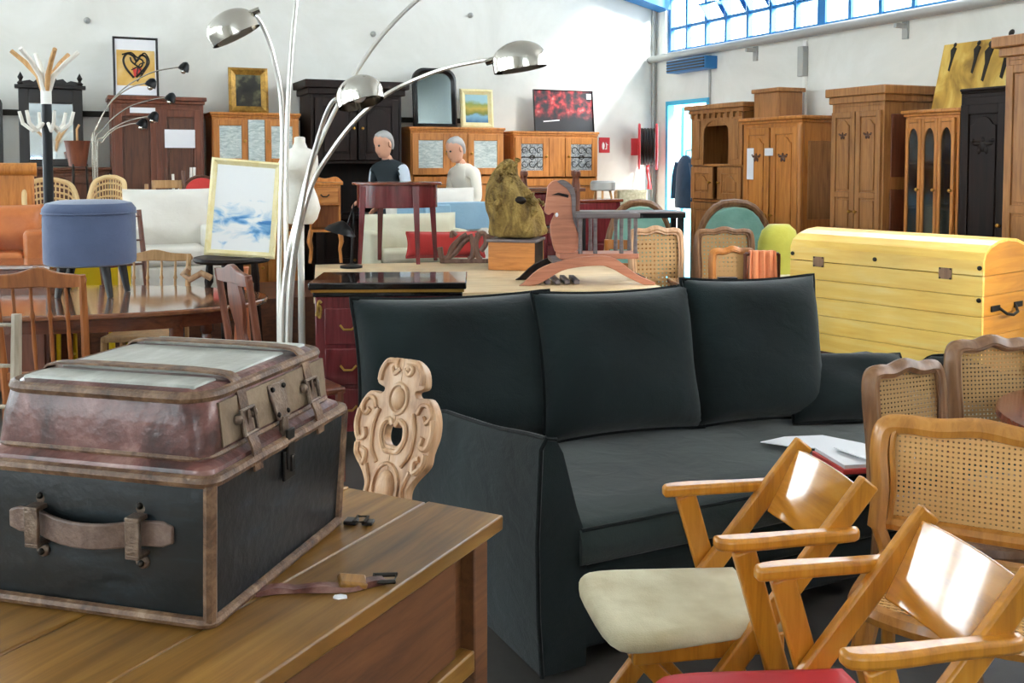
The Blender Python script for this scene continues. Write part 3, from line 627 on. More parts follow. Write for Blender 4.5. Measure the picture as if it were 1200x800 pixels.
for k in range(3):
    xa = -w_/2+.02+(w_-.04)*k/3; xb = xa+(w_-.04)/3-.006
    o = door(t_, xa, xb, .7, h_-.07, -Dp/2, 'orange_oak', 'glass', 1)
    b = MB(); ww = xb-xa; b.prism([(xa+.03, h_-.1), (xa+.03, h_-.24)]+[(xa+ww/2-(ww/2-.03)*math.cos(PI*q/8), h_-.24+.1*math.sin(PI*q/8)) for q in range(1, 8)]+[(xb-.03, h_-.24), (xb-.03, h_-.1)], -Dp/2-.022, -Dp/2-.002); b.build('arched_head', 'orange_oak', o)
b = MB(); b.bb(-w_/2+.03, w_/2-.03, Dp/2-.025, Dp/2-.016, .1, h_-.08); b.build('shade_sheet', 'interior_shade', t_)  # added dark sheet, stands for the shade inside the cabinet
for s in (-1, 1): door(t_, *sorted((s*.006, s*w_*.47)), .1, .68, -Dp/2, 'orange_oak', 'panel', -s)
VIT = (t_.location.copy(), w_, h_)
b = MB()
tg = thing('figure_painting', 'yellow ochre canvas painted with dark figures leaning on the light oak display cabinet', 'picture', room(-.36, (VIT[0]-CORNER).dot(VX)+.22, VIT[2]+.004), YAW-PI/2); tg.rotation_euler = (rad(-14), 0, YAW-PI/2)
pw, ph = .74, .52
b = MB(); b.bb(-pw/2, pw/2, -.03, 0, 0, ph); b.build('canvas', 'p_gold', tg, bevel=.003)
for (x, z, s) in ((-.27, .42, .8), (-.05, .40, .9), (.06, .36, 1.1), (.22, .40, 1.3), (.31, .35, .8)):
    q = MB(); q.prism([(x+a*s*.05, z+c_*s*.12) for a, c_ in ((-.6, .5), (0, .8), (.8, .6), (.5, .1), (.3, -.6), (.1, -1.3), (-.3, -1.2), (-.2, -.2))], -.033, -.03); q.sph((x+.01, -.033, z+s*.11), (.02*s, .006, .022*s), 8, 6); q.build('dark_figure', 'iron', tg)
Dp = .5
t_, w_, h_ = right_thing('black_armoire', 'dark carved armoire with blackened panels beside the light oak display cabinet', 'armoire', 1127, 1186, 102, Dp, gap=.06)
carcass(t_, w_, Dp, h_, 'ebony', co=.04, ov=.01)
door(t_, -w_*.46, w_*.46, .12, h_-.12, -Dp/2, 'ebony', 'two', 1, split=(.42,), carve=True)
leaf_spray(t_, 0, -Dp/2-.024, h_-.42, 1.5, 'ebony')
Dp = .62
t_, w_, h_ = right_thing('big_wardrobe', 'very tall brown wardrobe with projecting cornice next to the dark armoire', 'wardrobe', 1180, 1290, 36, Dp, gap=.04)
carcass(t_, w_, Dp, h_, 'oak', co=.14, ov=.07)
for s in (-1, 1): door(t_, *sorted((s*.006, s*w_*.47)), .2, h_-.2, -Dp/2, 'oak', 'two', -s, split=(.5,))
# dark jacket hanging in the doorway
v_, _ = on_right(806, 210, -.1)
t_ = thing('hanging_jacket', 'blue jacket hanging in the open doorway', 'jacket', room(-.14, v_+.02, zat(182, 11.3)), YAW-PI/2)
b = MB(); b.loft([[(x*sx, y*sy-.0, z) for x, y in [(math.cos(k*PI/6), math.sin(k*PI/6)) for k in range(12)]] for sx, sy, z in ((.04, .03, 0), (.12, .05, -.05), (.17, .06, -.14), (.18, .07, -.35), (.2, .075, -.55), (.2, .07, -.6))]); b.build('jacket_body', 'jacket', t_)
b = MB(); b.tube([(-.14, 0, -.08), (-.19, 0, -.25), (-.2, -.02, -.5)], [.05, .055, .045], 8); b.tube([(.14, 0, -.08), (.19, 0, -.25), (.2, -.02, -.5)], [.05, .055, .045], 8); b.build('sleeves', 'jacket', t_)
b = MB(); b.tube([(0, 0, -.02), (0, 0, .05), (0, .07, .06), (0, .14, .05)], .008, 6); b.build('hook', 'iron', t_)
# ------------------------------------------------------------------ foreground desk and trunk
ZD = .76
c0 = at_z(590, 603, ZD)
desk = thing('wooden_desk', 'old plank-topped wooden desk carrying the battered trunk', 'desk', (c0.x, c0.y, 0), rad(-27.5))
xs = [0, -.19, -.40, -.60, -.82]
for k in range(4):
    b = MB(); x1, x0 = xs[k], xs[k+1]; e = .0035
    b.bb(x0+e, x1, -1.62, 0-(.004 if k % 2 else 0), ZD-.032, ZD-(.0015 if k % 2 else 0)); b.build('plank', 'table_top', desk, bevel=.004)
for (x, y) in ((-.05, -.055), (-.77, -.055), (-.05, -1.56), (-.77, -1.56)):
    b = MB(); b.bar((x, y, 0), (x, y, ZD-.033), .055, .055); b.build('leg', 'table_front', desk, bevel=.004)
b = MB(); b.bb(-.058, -.04, -1.53, -.13, .50, ZD-.033); b.build('side_panel', 'table_front', desk, bevel=.003)
b = MB(); b.bb(-.075, -.055, -.13, -.083, .50, ZD-.033); b.build('side_recess', 'table_front', desk)
b = MB(); b.bb(-.07, -.022, -1.53, -.083, .455, .50); b.build('side_rail', 'table_top', desk, bevel=.004)
b = MB(); b.bb(-.742, -.078, -.065, -.045, .50, ZD-.033); b.build('end_panel', 'table_front', desk)
b = MB(); b.bb(-.78, -.76, -1.53, -.083, .50, ZD-.033); b.build('side_panel', 'table_front', desk)
b = MB(); b.bb(-.742, -.078, -1.58, -1.55, .50, ZD-.033); b.build('end_panel', 'table_front', desk)

TW, TL, TR = .425, .47, rad(-15)
nc = at_z(247, 737, ZD); Rm = Euler((0, 0, TR)).to_matrix()
tl = nc - Rm @ Vector((TW/2, -TL/2, 0))
trunk = thing('old_trunk', 'battered old leather-bound travel trunk with dark canvas sides standing on the desk', 'trunk', (tl.x, tl.y, ZD), TR)
def rr(dw, r, z): return rrect(TW+dw, TL+dw, r, z, 6)
b = MB(); b.loft([rr(-.006, .012, .004), rr(0, .014, .012), rr(.006, .014, .08), rr(.018, .016, .17), rr(.024, .018, .235), rr(.02, .02, .243)]); body = b.build('trunk_body', 'trunk_canvas', trunk)
def ring(l, r, name, mat, n=8): b = MB(); b.tube(l, r, n, True); return b.build(name, mat, trunk)
ring(rr(.006, .014, .010), .0095, 'base_binding', 'trunk_binding'); ring(rr(.026, .02, .240), .0105, 'rim_binding', 'trunk_binding')
for sx, sy in ((1, 1), (1, -1), (-1, 1), (-1, -1)):
    b = MB(); pts = []
    for dw, z in ((.0, .012), (.006, .08), (.016, .17), (.022, .235)): pts.append((sx*(TW+dw-.004)/2, sy*(TL+dw-.004)/2, z))
    b.tube(pts, .011, 8); b.build('corner_binding', 'trunk_binding', trunk)
b = MB(); b.loft([rr(.02, .022, .240), rr(.012, .024, .255), rr(-.018, .035, .266), rr(-.022, .035, .268)]); b.build('lid_ledge', 'trunk_leather', trunk)
b = MB(); b.loft([rr(-.014, .03, .262), rr(-.014, .034, .275), rr(-.020, .04, .32), rr(-.030, .046, .352), rr(-.044, .05, .367), rr(-.065, .05, .374)]); lid = b.build('trunk_lid', 'trunk_leather', trunk)
ring(rr(-.018, .036, .268), .0055, 'lid_seam', 'trunk_binding', 6); ring(rr(-.038, .05, .362), .010, 'lid_binding', 'trunk_binding')
# right-hand (lock) side of the lid is duller, worn canvas
b = MB(); y0, y1 = -TL/2+.052, TL/2-.04
b.add([((TW-.018)/2, y0, .278), ((TW-.018)/2, y1, .278), ((TW-.034)/2, y1, .350), ((TW-.034)/2, y0, .350), ((TW-.012)/2+.002, y0, .278), ((TW-.012)/2+.002, y1, .278), ((TW-.026)/2+.002, y1, .350), ((TW-.026)/2+.002, y0, .350)], [(0, 1, 2, 3), (4, 5, 6, 7), (0, 1, 5, 4), (2, 3, 7, 6), (0, 3, 7, 4), (1, 2, 6, 5)]); b.build('lid_side_canvas', 'trunk_side', trunk)
# grey canvas top panels between the straps, pale glare put into their colour
ys = [-TL/2+.035, -.125, -.105, .11, .13, TL/2-.035]
for a in (0, 2, 4):
    b = MB(); b.bb(-TW/2+.045, TW/2-.048, ys[a]+.004, ys[a+1]-.004, .369, .378); b.build('top_canvas', 'trunk_top_glare', trunk, bevel=.004)
for yc in (-.115, .12):
    pts = [(-TW/2-.002, yc, .27), (-TW/2+.012, yc, .33), (-TW/2+.03, yc, .37), (-TW/2+.06, yc, .383), (0, yc, .385), (TW/2-.06, yc, .383), (TW/2-.022, yc, .371), (TW/2-.010, yc, .335), (TW/2+.003, yc, .285), (TW/2+.014, yc, .26), (TW/2+.018, yc, .222)]
    b = MB(); lo = []
    sp = spline(pts, 3)
    for i, p in enumerate(sp):
        t = (sp[min(i+1, len(sp)-1)]-sp[max(i-1, 0)]).normalized(); nrm = Vector((-t.z, 0, t.x)); nrm = -nrm if nrm.z < -.2 or (nrm.x < 0 and p.x > 0 and abs(nrm.x) > .8) else nrm
        lo.append([p+Vector((0, -.013, 0)), p+Vector((0, .013, 0)), p+Vector((0, .013, 0))+nrm*.004, p+Vector((0, -.013, 0))+nrm*.004])
    b.loft(lo); st = b.build('strap', 'trunk_binding', trunk)
    b = MB(); bx = TW/2-.002
    b.tube([(bx+.010, yc-.02, .285), (bx+.010, yc+.02, .285), (bx+.002, yc+.02, .325), (bx+.002, yc-.02, .325)], .004, 6, True); b.bar((bx+.004, yc, .29), (bx+.003, yc, .325), .005, .004); b.build('buckle', 'rust_metal', st)
    for dy in (-.024, .024):
        b = MB(); b.sph((bx-.001, yc+dy, .312), .009, 8, 6); b.build('rivet', 'rust_metal', st)
# lock hasp on the right-hand side
b = MB(); lx = TW/2
b.add([(lx-.014, -.03, .342), (lx-.014, .03, .342), (lx-.002, .024, .30), (lx+.003, .02, .278), (lx+.003, -.02, .278), (lx-.002, -.024, .30)], [(0, 1, 2, 3, 4, 5)]); v0 = len(b.v)
b.v += [(x+.006, y, z+.002) for x, y, z in b.v]; b.f += [(6, 7, 8, 9, 10, 11)]+[(i, (i+1) % 6, 6+(i+1) % 6, 6+i) for i in range(6)]
b.bb(lx+.002, lx+.012, -.010, .010, .245, .285); hp = b.build('lock_hasp', 'rust_metal', trunk, bevel=.002)
b = MB(); b.bb(lx+.016, lx+.022, -.013, .013, .19, .262); b.bb(lx+.012, lx+.018, -.02, .02, .17, .225); b.bb(lx+.02, lx+.026, -.006, .006, .185, .215); b.build('hasp_tongue', 'iron', hp, bevel=.002)
for y, z in ((-.02, .335), (.02, .335), (-.017, .29), (.017, .29)):
    b = MB(); b.sph((lx-.004 if z > .3 else lx+.006, y, z), .005, 8, 5); b.build('rivet', 'iron', hp)
# carrying handle on the end facing us
fy = -TL/2
b = MB(); lo = []
for k in range(17):
    s = -1+k/8; x = -.0+s*.155; y = fy-.010-.022*max(0, 1-(s/.62)**2); z = .146-.012*s*0-.004*math.cos(s*PI); hh = .021 if abs(s) < .93 else .014
    lo.append([(x, y-.004, z-hh), (x, y+.004, z-hh), (x, y+.004, z+hh), (x, y-.004, z+hh)])
b.loft(lo); hd = b.build('handle', 'strap_leather', trunk, bevel=.003)
for s in (-1, 1):
    b = MB(); x = s*.095
    b.bb(x-.013, x+.013, fy-.034, fy-.026, .118, .174); b.bb(x-.013, x+.013, fy-.034, fy-.002, .172, .18); b.bb(x-.013, x+.013, fy-.034, fy-.002, .112, .12)
    b.lathe([(.0, -.002), (.016, -.002), (.015, .006), (0, .008)], 12, (x, fy-.003, .19), Euler((PI/2, 0, 0)).to_matrix()); b.lathe([(.0, -.002), (.013, -.002), (.012, .006), (0, .008)], 12, (x, fy-.003, .1), Euler((PI/2, 0, 0)).to_matrix())
    o = b.build('handle_loop', 'rust_metal', hd, bevel=.002)
    for z in (.192, .098): q = MB(); q.sph((x, fy-.011, z), .006, 8, 6); q.build('rivet', 'iron', o)
# loose strap with buckle and a torn paper scrap on the desk
p0 = at_z(300, 697, ZD); p1 = at_z(405, 692, ZD); p2 = at_z(450, 683, ZD)
t_ = thing('leather_strap', 'loose dark leather strap with buckle lying on the desk beside the trunk', 'strap', (0, 0, 0))
b = MB(); lo = []
sp = spline([p0, at_z(345, 693, ZD), p1, p2], 6)
for i, p in enumerate(sp):
    t = (sp[min(i+1, len(sp)-1)]-sp[max(i-1, 0)]).normalized(); a = Vector((-t.y, t.x, 0))*.010; zz = Vector((0, 0, .003+.006*abs(math.sin(i*.5))))
    lo.append([p-a+zz*.2, p+a+zz*.2, p+a+zz+Vector((0, 0, .004)), p-a+zz+Vector((0, 0, .004))])
b.loft(lo); b.build('strap_band', 'trunk_leather', t_)
b = MB(); p = p1+Vector((.01, .012, .012)); b.box(p, (.05, .035, .012), (.1, .2, .3)); b.build('keeper', 'table_top', t_, bevel=.004)
b = MB(); q = p2+Vector((0, 0, .008)); b.tube([q+Vector((-.02, -.015, 0)), q+Vector((.02, -.012, 0)), q+Vector((.02, .018, 0)), q+Vector((-.02, .015, 0))], .004, 6, True); b.build('buckle', 'iron', t_)
p = at_z(399, 700, ZD); b = MB(); b.slab([(p.x+x*.012, p.y+y*.008) for x, y in ((-1, -.3), (-.2, -1), (1, -.4), (.8, .5), (-.1, 1), (-.9, .6))], ZD, ZD+.003); tag(b.build('paper_scrap', 'paper'), 'tiny white paper scrap lying by the loose strap on the desk', 'scrap')
p = at_z(421, 613, ZD); t_ = thing('buckle_tab', 'small black buckle tab lying at the rear corner of the trunk', 'buckle', (p.x, p.y, ZD), rad(-8))
b = MB(); b.bb(-.03, -.004, -.014, .014, 0, .008); b.bb(.008, .03, -.012, .012, 0, .007); b.build('tab', 'black_wood', t_, bevel=.002); b = MB(); b.tube([(-.008, -.016, .009), (.014, -.016, .009), (.014, .016, .009), (-.008, .016, .009)], .003, 6, True); b.build('buckle_ring', 'iron', t_)

# ------------------------------------------------------------------ carved chair behind the desk
p = at_D(453, 430, 2.72); TOPZ = p.z
cc = thing('carved_chair', 'carved wooden chair with pierced scrollwork back standing between desk and sofa', 'chair', (p.x-.02, p.y, 0), rad(-32))
RK = rad(15); MBk = Matrix.Translation((0, 0, .44)) @ Euler((-RK, 0, 0)).to_matrix().to_4x4() @ Matrix.Diagonal((.88, 1, 1, 1))
HB = (TOPZ-.44)/math.cos(RK)
half = [(.0, 0), (.045, -.002), (.085, -.028), (.097, -.075), (.064, -.09), (.076, -.106), (.122, -.105), (.156, -.145), (.165, -.20), (.152, -.25), (.146, -.29), (.104, -.335), (.086, -.37), (.098, -.42), (.11, -HB+.01)]
hs = spl2(half, 4); hole = spl2([(0, -.25), (.022, -.246), (.036, -.225), (.032, -.195), (.014, -.188), (0, -.198)], 3)
b = MB()
for s in (1, -1):
    pts = [(s*x, HB+z) for x, z in hs]+[(0, .01)]+[(s*x, HB+z) for x, z in hole]
    pts = [q for i, q in enumerate(pts) if i == 0 or (abs(q[0]-pts[i-1][0])+abs(q[1]-pts[i-1][1])) > 1e-5]
    b.prism(pts if s > 0 else pts[::-1], -.017, .017, MBk)
b.build('back_board', 'carved_wood', cc, bevel=.004)
def cv(pts, r, name='scroll'):
    q = MB(); q.tube([MBk @ Vector((x, -.019, HB+z)) for x, z in spl2(pts, 5)], r, 7); return q.build(name, 'carved_wood', cc)
for s in (1, -1):
    cv([(s*.008, -.03), (s*.03, -.045), (s*.042, -.03), (s*.03, -.018), (s*.022, -.032)], .007)
    cv([(s*.02, -.010), (s*.06, -.012), (s*.082, -.04), (s*.085, -.07)], .009)
    cv([(s*.085, -.15), (s*.1, -.125), (s*.125, -.125), (s*.14, -.15), (s*.125, -.17), (s*.11, -.155)], .008)
    cv([(s*.15, -.16), (s*.155, -.2), (s*.14, -.24), (s*.115, -.235), (s*.12, -.21)], .009)
    cv([(s*.07, -.15), (s*.085, -.2), (s*.08, -.26), (s*.05, -.30)], .007)
    cv([(s*.14, -.255), (s*.135, -.285), (s*.105, -.31), (s*.10, -.28), (s*.12, -.27)], .009)
    cv([(s*.09, -.31), (s*.07, -.36), (s*.08, -.41)], .007)
    cv([(0, -.265), (s*.03, -.26), (s*.05, -.225), (s*.045, -.19), (s*.02, -.175), (s*.006, -.19)], .008)
def dome(z, rx, rz_):
    q = MB(); q.sph((0, -.017, HB+z), (rx, .014, rz_), 14, 8); q.add([], [])
    q.v = [tuple(MBk @ Vector(v)) for v in q.v]; q.build('boss', 'carved_wood', cc)
dome(-.115, .028, .032); dome(-.365, .038, .05)
for (r, z, k) in ((.037, -.115, 1.15), (.052, -.365, 1.3)):
    q = MB(); q.tube([MBk @ Vector((r*math.cos(a*PI/10), -.019, HB+z+r*k*math.sin(a*PI/10))) for a in range(20)], .006, 6, True); q.build('ring_moulding', 'carved_wood', cc)
b = MB(); b.slab([(-.19, -.36), (.19, -.36), (.165, .03), (-.165, .03)], .425, .455); b.build('seat', 'carved_wood', cc, bevel=.008)
for sx in (-1, 1):
    for (y, dy) in ((-.30, -.05), (-.02, .06)):
        b = MB(); b.tube([(sx*.13, y, .425), (sx*.145, y+dy*.4, .27), (sx*.15, y+dy*.6, .2), (sx*.17, y+dy, 0)], [.022, .018, .024, .014], 8); b.build('leg', 'carved_wood', cc)

# ------------------------------------------------------------------ sofa
SR = rad(27); SO = Vector((.085, 2.75, 0)); SL, SDp = 2.52, 1.10
sofa = thing('sofa', 'long dark charcoal fabric three-seat sofa with piped sloping arms', 'sofa', SO, SR)
SM = Matrix.Translation(SO) @ Euler((0, 0, SR)).to_matrix().to_4x4()
b = MB(); b.bb(.10, SL-.10, .015, SDp-.02, .06, .20); b.build('base', 'sofa_fabric', sofa, bevel=.012)
b = MB(); b.bb(.11, SL-.11, .0, .80, .195, .315); b.build('lower_cushion', 'sofa_fabric', sofa, bevel=.02, seg=3)
b = MB(); n = 24; lo = []
for i in range(n+1):
    x = .125+(SL-.25)*i/n; sag = .012*math.sin(PI*i/n)*(1+.3*math.sin(i*1.3))
    lo.append([(x, -.012, .33), (x, -.02, .38), (x, -.008, .425), (x, .03, .446), (x, .2, .452-sag), (x, .5, .452-sag), (x, .8, .452), (x, .8, .31), (x, .02, .31)])
b.loft(lo); b.build('seat_cushion', 'sofa_fabric_lit', sofa, ang=60)
b = MB(); b.tube([(.13+(SL-.26)*i/20, -.006, .43) for i in range(21)], .006, 6); b.build('seat_piping', 'piping', sofa)
b = MB(); b.bb(.08, SL-.08, .86, SDp, .06, .57); b.build('back_frame', 'sofa_fabric', sofa, bevel=.03, seg=3)
prof = [(0, .715), (.12, .70), (.35, .665), (.6, .64), (.76, .62), (.86, .56), (SDp, .53)]
for side in (0, 1):
    b = MB(); lo = []; edge = []; edge2 = []
    for (y, zt) in prof:
        zt2 = zt-.09*side*(1 if y < .5 else .3)
        cr = [(.0, .02), (-.012, .2), (-.016, .42), (-.004, zt2-.03), (.012, zt2), (.045, zt2-.006), (.07, zt2-.05), (.115, .50), (.15, .40), (.15, .02)]
        P_ = [((x if not side else SL-x), y, z) for x, z in cr]; lo.append(P_); edge.append(P_[4])
    b.loft(lo); a_ = b.build('arm', 'sofa_fabric', sofa, ang=50)
    b = MB(); b.tube([(lo[0][k][0], -.004, lo[0][k][2]) for k in range(0, 6)], .007, 6); b.tube(spline(edge, 4), .007, 6); b.build('piping', 'piping', a_)
for (x, y) in ((.14, .08), (SL-.14, .08), (.14, SDp-.08), (SL-.14, SDp-.08)):
    b = MB(); b.bar((x, y, 0), (x, y, .062), .06, .06); b.build('foot', 'black_wood', sofa)
def cushion(name, label, base, rz, w, h, t, tilt, mat='sofa_fabric', pm='piping', roll=0, group=None, r=.009):
    o = thing(name, label, 'cushion', base, rz, group); o.rotation_euler = (rad(-tilt), rad(roll), rz)
    Mx = Matrix.Translation((0, 0, h/2+.002))
    b = MB(); b.pillow(w, h, t, 22, Mx, .55, .06); e = b.edge; b.build('cover', mat, o, ang=180)
    b = MB(); b.tube(e, r, 6, True); b.build('piping', pm, o); return o
def Lo(px, py, z): return at_z(px, py, z)
cushion('back_cushion', 'large charcoal back cushion leaning at the carved chair end of the sofa', (-.185, 3.60, .452), rad(17), .78, .56, .24, 15)
cushion('back_cushion', 'middle one of the three large charcoal back cushions on the sofa', (.44, 3.72, .452), rad(20), .68, .565, .24, 14)
cushion('back_cushion', 'large charcoal back cushion on the sofa end beside the yellow pine chest', (1.005, 3.90, .452), rad(14), .60, .59, .24, 13)
p = at_z(985, 508, .452); cushion('bolster_cushion', 'small dark cushion lying against the far sofa arm below the pine chest', (p.x+.12, p.y+.16, .452), rad(4), .52, .30, .2, 38)
# white sheet and red folder lying on the sofa seat
p = at_z(935, 518, .457); b = MB(); b.slab([(p.x+x, p.y+y) for x, y in ((-.14, .0), (-.02, -.07), (.2, -.1), (.24, -.02), (.12, .09), (-.03, .07))], .456, .459)
tag(b.build('paper_sheet', 'paper'), 'crumpled white paper sheet lying flat on the sofa seat', 'paper')
t_ = thing('red_folder', 'red folder with loose pages lying on the sofa seat edge', 'folder', at_z(1010, 540, .457)+Vector((.02, -.02, 0)), rad(10))
b = MB(); b.bb(-.16, .16, -.11, .11, .0, .018); b.build('folder_cover', 'red_cloth', t_, bevel=.003); b = MB(); b.bb(-.15, .15, -.10, .108, .018, .03); b.box((.03, .02, .036), (.24, .15, .004), (0, .05, .3)); b.build('pages', 'paper', t_)

# ------------------------------------------------------------------ folding armchairs
def folding_chair(label, loc, rz, seatmat):
    t = thing('folding_armchair', label, 'armchair', loc, rz); hw = .186
    for s in (-1, 1):
        x = s*hw
        b = MB(); b.bar((s*(hw-.022), .40, .748), (s*(hw-.022), -.21, 0), .026, .052, up=(0, .77, .64)); o = b.build('back_post', 'honey', t, bevel=.006)
        b = MB(); b.bar((x+s*.005, .075, .618), (x+s*.005, .26, 0), .024, .055, up=(0, 1, .3)); b.build('arm_support', 'honey', t, bevel=.006)
        b = MB(); ol = spl2([(-.008, .01), (.028, .018), (.04, .09), (.032, .22), (.028, .35), (-.005, .37)], 3)
        b.slab([(x+s*(a-.014), y) for a, y in ol][::s], .618, .648); b.build('armrest', 'honey', t, bevel=.009, seg=3)
        b = MB(); b.bb(x-s*.046-.011, x-s*.046+.011, -.17, .20, .345, .395); b.build('seat_rail', 'honey', t, bevel=.005)
        b = MB(); b.bar((x-s*.07, -.16, .37), (x-s*.07, .10, .08), .02, .04, up=(0, .7, .7)); b.build('strut', 'honey', t, bevel=.004)
    b = MB(); n = 10; lo = []
    for i in range(n+1):
        s = -1+2*i/n; x = s*(hw-.034); dy = .012*(1-s*s)
        lo.append([(x, .288+dy, .572), (x, .374+dy, .738), (x, .389+dy, .728), (x, .303+dy, .562)])
    b.loft(lo); b.build('back_panel', 'honey_panel', t, bevel=.004)
    for (x, z) in ((-.11, .665), (.11, .665)):
        b = MB(); b.lathe([(.006, 0), (.006, .003), (0, .004)], 10, (x, .350, z), Euler((PI/2+.45, 0, 0)).to_matrix()); b.build('plug', 'paper', t)
    b = MB(); lo = []
    for z, k in ((.392, .96), (.40, 1.0), (.418, 1.0), (.43, .96), (.434, .85)):
        ol = spl2([(-.15*k, .20*k), (-.175*k, .0), (-.19*k, -.17*k), (-.15*k, -.225*k), (0, -.235*k), (.15*k, -.225*k), (.19*k, -.17*k), (.175*k, 0), (.15*k, .20*k)], 3); lo.append([(x, y-.0, z) for x, y in ol])
    b.loft(lo); b.build('seat', seatmat, t, ang=50)
    for y, z in ((.21, .10), (-.15, .08)):
        b = MB(); b.tube([(-hw, y, z), (hw, y, z)], .009, 8); b.build('stretcher', 'honey', t)
    return t
folding_chair('honey wood folding armchair with a stained beige seat in front of the sofa', (.42, 2.37, 0), rad(-80), 'seat_beige')
folding_chair('honey wood folding armchair with a bright red seat', (.535, 1.85, 0), rad(-80), 'seat_red')

# ------------------------------------------------------------------ cane-backed chairs and round table
def lattice(b, inside, x0, x1, z0, z1, y, pitch, sw, M=None):
    n = int((x1-x0)/pitch); m_ = int((z1-z0)/pitch)
    def run(fixed, is_x, lo, hi):
        st = None; k = 60; prev = None
        for i in range(k+1):
            q = lo+(hi-lo)*i/k; pt = (fixed, q) if is_x else (q, fixed)
            ok = inside(*pt)
            if ok and st is None: st = q
            if (not ok or i == k) and st is not None:
                e = q
                if e-st > .01:
                    if is_x: vs = [(fixed-sw, y, st), (fixed+sw, y, st), (fixed+sw, y, e), (fixed-sw, y, e)]
                    else: vs = [(st, y-.002, fixed-sw), (e, y-.002, fixed-sw), (e, y-.002, fixed+sw), (st, y-.002, fixed+sw)]
                    b.add(vs+[(a, c_+.002, d_) for a, c_, d_ in vs], [(0, 1, 2, 3), (7, 6, 5, 4), (0, 4, 5, 1), (2, 6, 7, 3), (1, 5, 6, 2), (0, 3, 7, 4)], M)
                st = None
    for i in range(n+1): run(x0+pitch*i, True, z0, z1)
    for j in range(m_+1): run(z0+pitch*j, False, x0, x1)
def cane_chair(label, loc, rz, W_=.46, H=.9, fm='cane_frame', cm='cane', pitch=.014, sw=.0042, rake=10, group=None, sz=.44, fr=.02):
    t = thing('cane_chair', label, 'chair', loc, rz, group); h = H-sz-.05
    Mx = Matrix.Translation((0, .2, sz+.05)) @ Euler((rad(-rake), 0, 0)).to_matrix().to_4x4()
    w = W_/2
    top = [(-w, .0), (-w*.97, h*.35), (-w*1.0, h*.7), (-w*.95, h*.92), (-w*.75, h*.965), (-w*.4, h*.96), (0, h*1.0), (w*.4, h*.96), (w*.75, h*.965), (w*.95, h*.92), (w*1.0, h*.7), (w*.97, h*.35), (w, 0)]
    b = MB(); sp = spl2(top, 5); b.tube([Mx @ Vector((x, 0, z)) for x, z in sp], fr, 8, flat=1.25)
    b.tube([Mx @ Vector((x, 0, .02)) for x in (-w, -w/2, 0, w/2, w)], fr*.9, 8); b.build('back_frame', fm, t)
    b = MB(); b.tube([Mx @ Vector((x*.87, -.014, .03+z*.9)) for x, z in sp], fr*.35, 6); b.build('frame_moulding', fm, t)
    import bisect
    def inside(x, z):
        ax = abs(x)/w
        if ax > .93 or z < .02: return False
        pts = [(abs(a)/w, c_) for a, c_ in top[6:10]]
        pts.sort()
        for (a0, c0_), (a1, c1_) in zip(pts, pts[1:]):
            if a0 <= ax <= a1: return z < c0_+(c1_-c0_)*(ax-a0)/(a1-a0)-.005
        return z < h*.9
    b = MB(); lattice(b, inside, -w*.93, w*.93, .02, h, 0, pitch, sw, Mx); b.build('cane_back', cm, t, smooth=False)
    ol = [(-.20, .19), (-.235, -.05), (-.23, -.17), (-.12, -.235), (0, -.245), (.12, -.235), (.23, -.17), (.235, -.05), (.20, .19), (0, .215)]
    k = W_/.46; ol = [(x*k, y) for x, y in ol]; sp2 = spl2(ol+[ol[0]], 4)[:-1]
    b = MB(); b.tube([(x, y, sz-.02) for x, y in sp2], .024, 8, True, 1.1); b.build('seat_frame', fm, t)
    from_poly = lambda x, y: abs(x) < .215*k and -.225+.06*(abs(x)/(.23*k))**2 < y < .19
    b = MB(); Ms = Matrix.Translation((0, 0, sz-.01)) @ Euler((-PI/2, 0, 0)).to_matrix().to_4x4()
    lattice(b, lambda x, y: from_poly(x, -y), -.21*k, .21*k, -.2, .23, 0, pitch*1.2, sw, Ms); b.build('cane_seat', cm, t, smooth=False)
    for s in (-1, 1):
        b = MB(); b.tube([(s*.21*k, -.17, sz-.02), (s*.225*k, -.19, sz-.12), (s*.205*k, -.18, .2), (s*.195*k, -.175, .06), (s*.205*k, -.19, 0)], [.028, .026, .018, .013, .018], 8); b.build('leg', fm, t)
        b = MB(); b.tube([tuple(Mx @ Vector((s*w, 0, .01))), (s*.2*k, .195, sz-.03), (s*.2*k, .21, .2), (s*.2*k, .25, 0)], [.02, .022, .019, .016], 8); b.build('leg', fm, t)
    return t
p = at_D(1132, 500, 2.58)
cane_chair('light honey cane-backed chair with rounded cane seat beside the folding armchairs', (p.x-.06, p.y-.2, 0), rad(-26), .50, .79, 'cane_frame_light', 'cane_light', .0135, .0042, 8, fr=.024)
p = at_D(1068, 430, 3.02); cane_chair('brown cane-backed chair drawn up to the round table by the sofa', (p.x+.11, p.y-.13, 0), rad(24), .30, .855, rake=6, group='brown cane chairs at the round table')
p = at_D(1166, 412, 3.22); cane_chair('brown cane-backed chair standing tight below the pine chest', (p.x+.06, p.y-.17, 0), rad(10), .30, .90, rake=6, group='brown cane chairs at the round table')
p = at_z(1205, 492, .75)
t_ = thing('round_table', 'polished brown round table with cane chairs around it', 'table', (p.x+.42, p.y-.02, 0))
b = MB(); b.lathe([(0, .715), (.42, .715), (.47, .722), (.475, .735), (.47, .75), (0, .75)], 40); b.build('table_top', 'mahogany_x', t_)
b = MB(); b.lathe([(.05, .08), (.06, .2), (.035, .3), (.05, .45), (.035, .6), (.09, .715)], 16); b.build('pedestal', 'mahogany', t_)
for k in range(3): b = MB(); a = k*2*PI/3+.5; b.tube([(0, 0, .16), (.15*math.cos(a), .15*math.sin(a), .15), (.3*math.cos(a), .3*math.sin(a), .05), (.36*math.cos(a), .36*math.sin(a), .018)], [.03, .028, .022, .018], 8); b.build('foot', 'mahogany', t_)

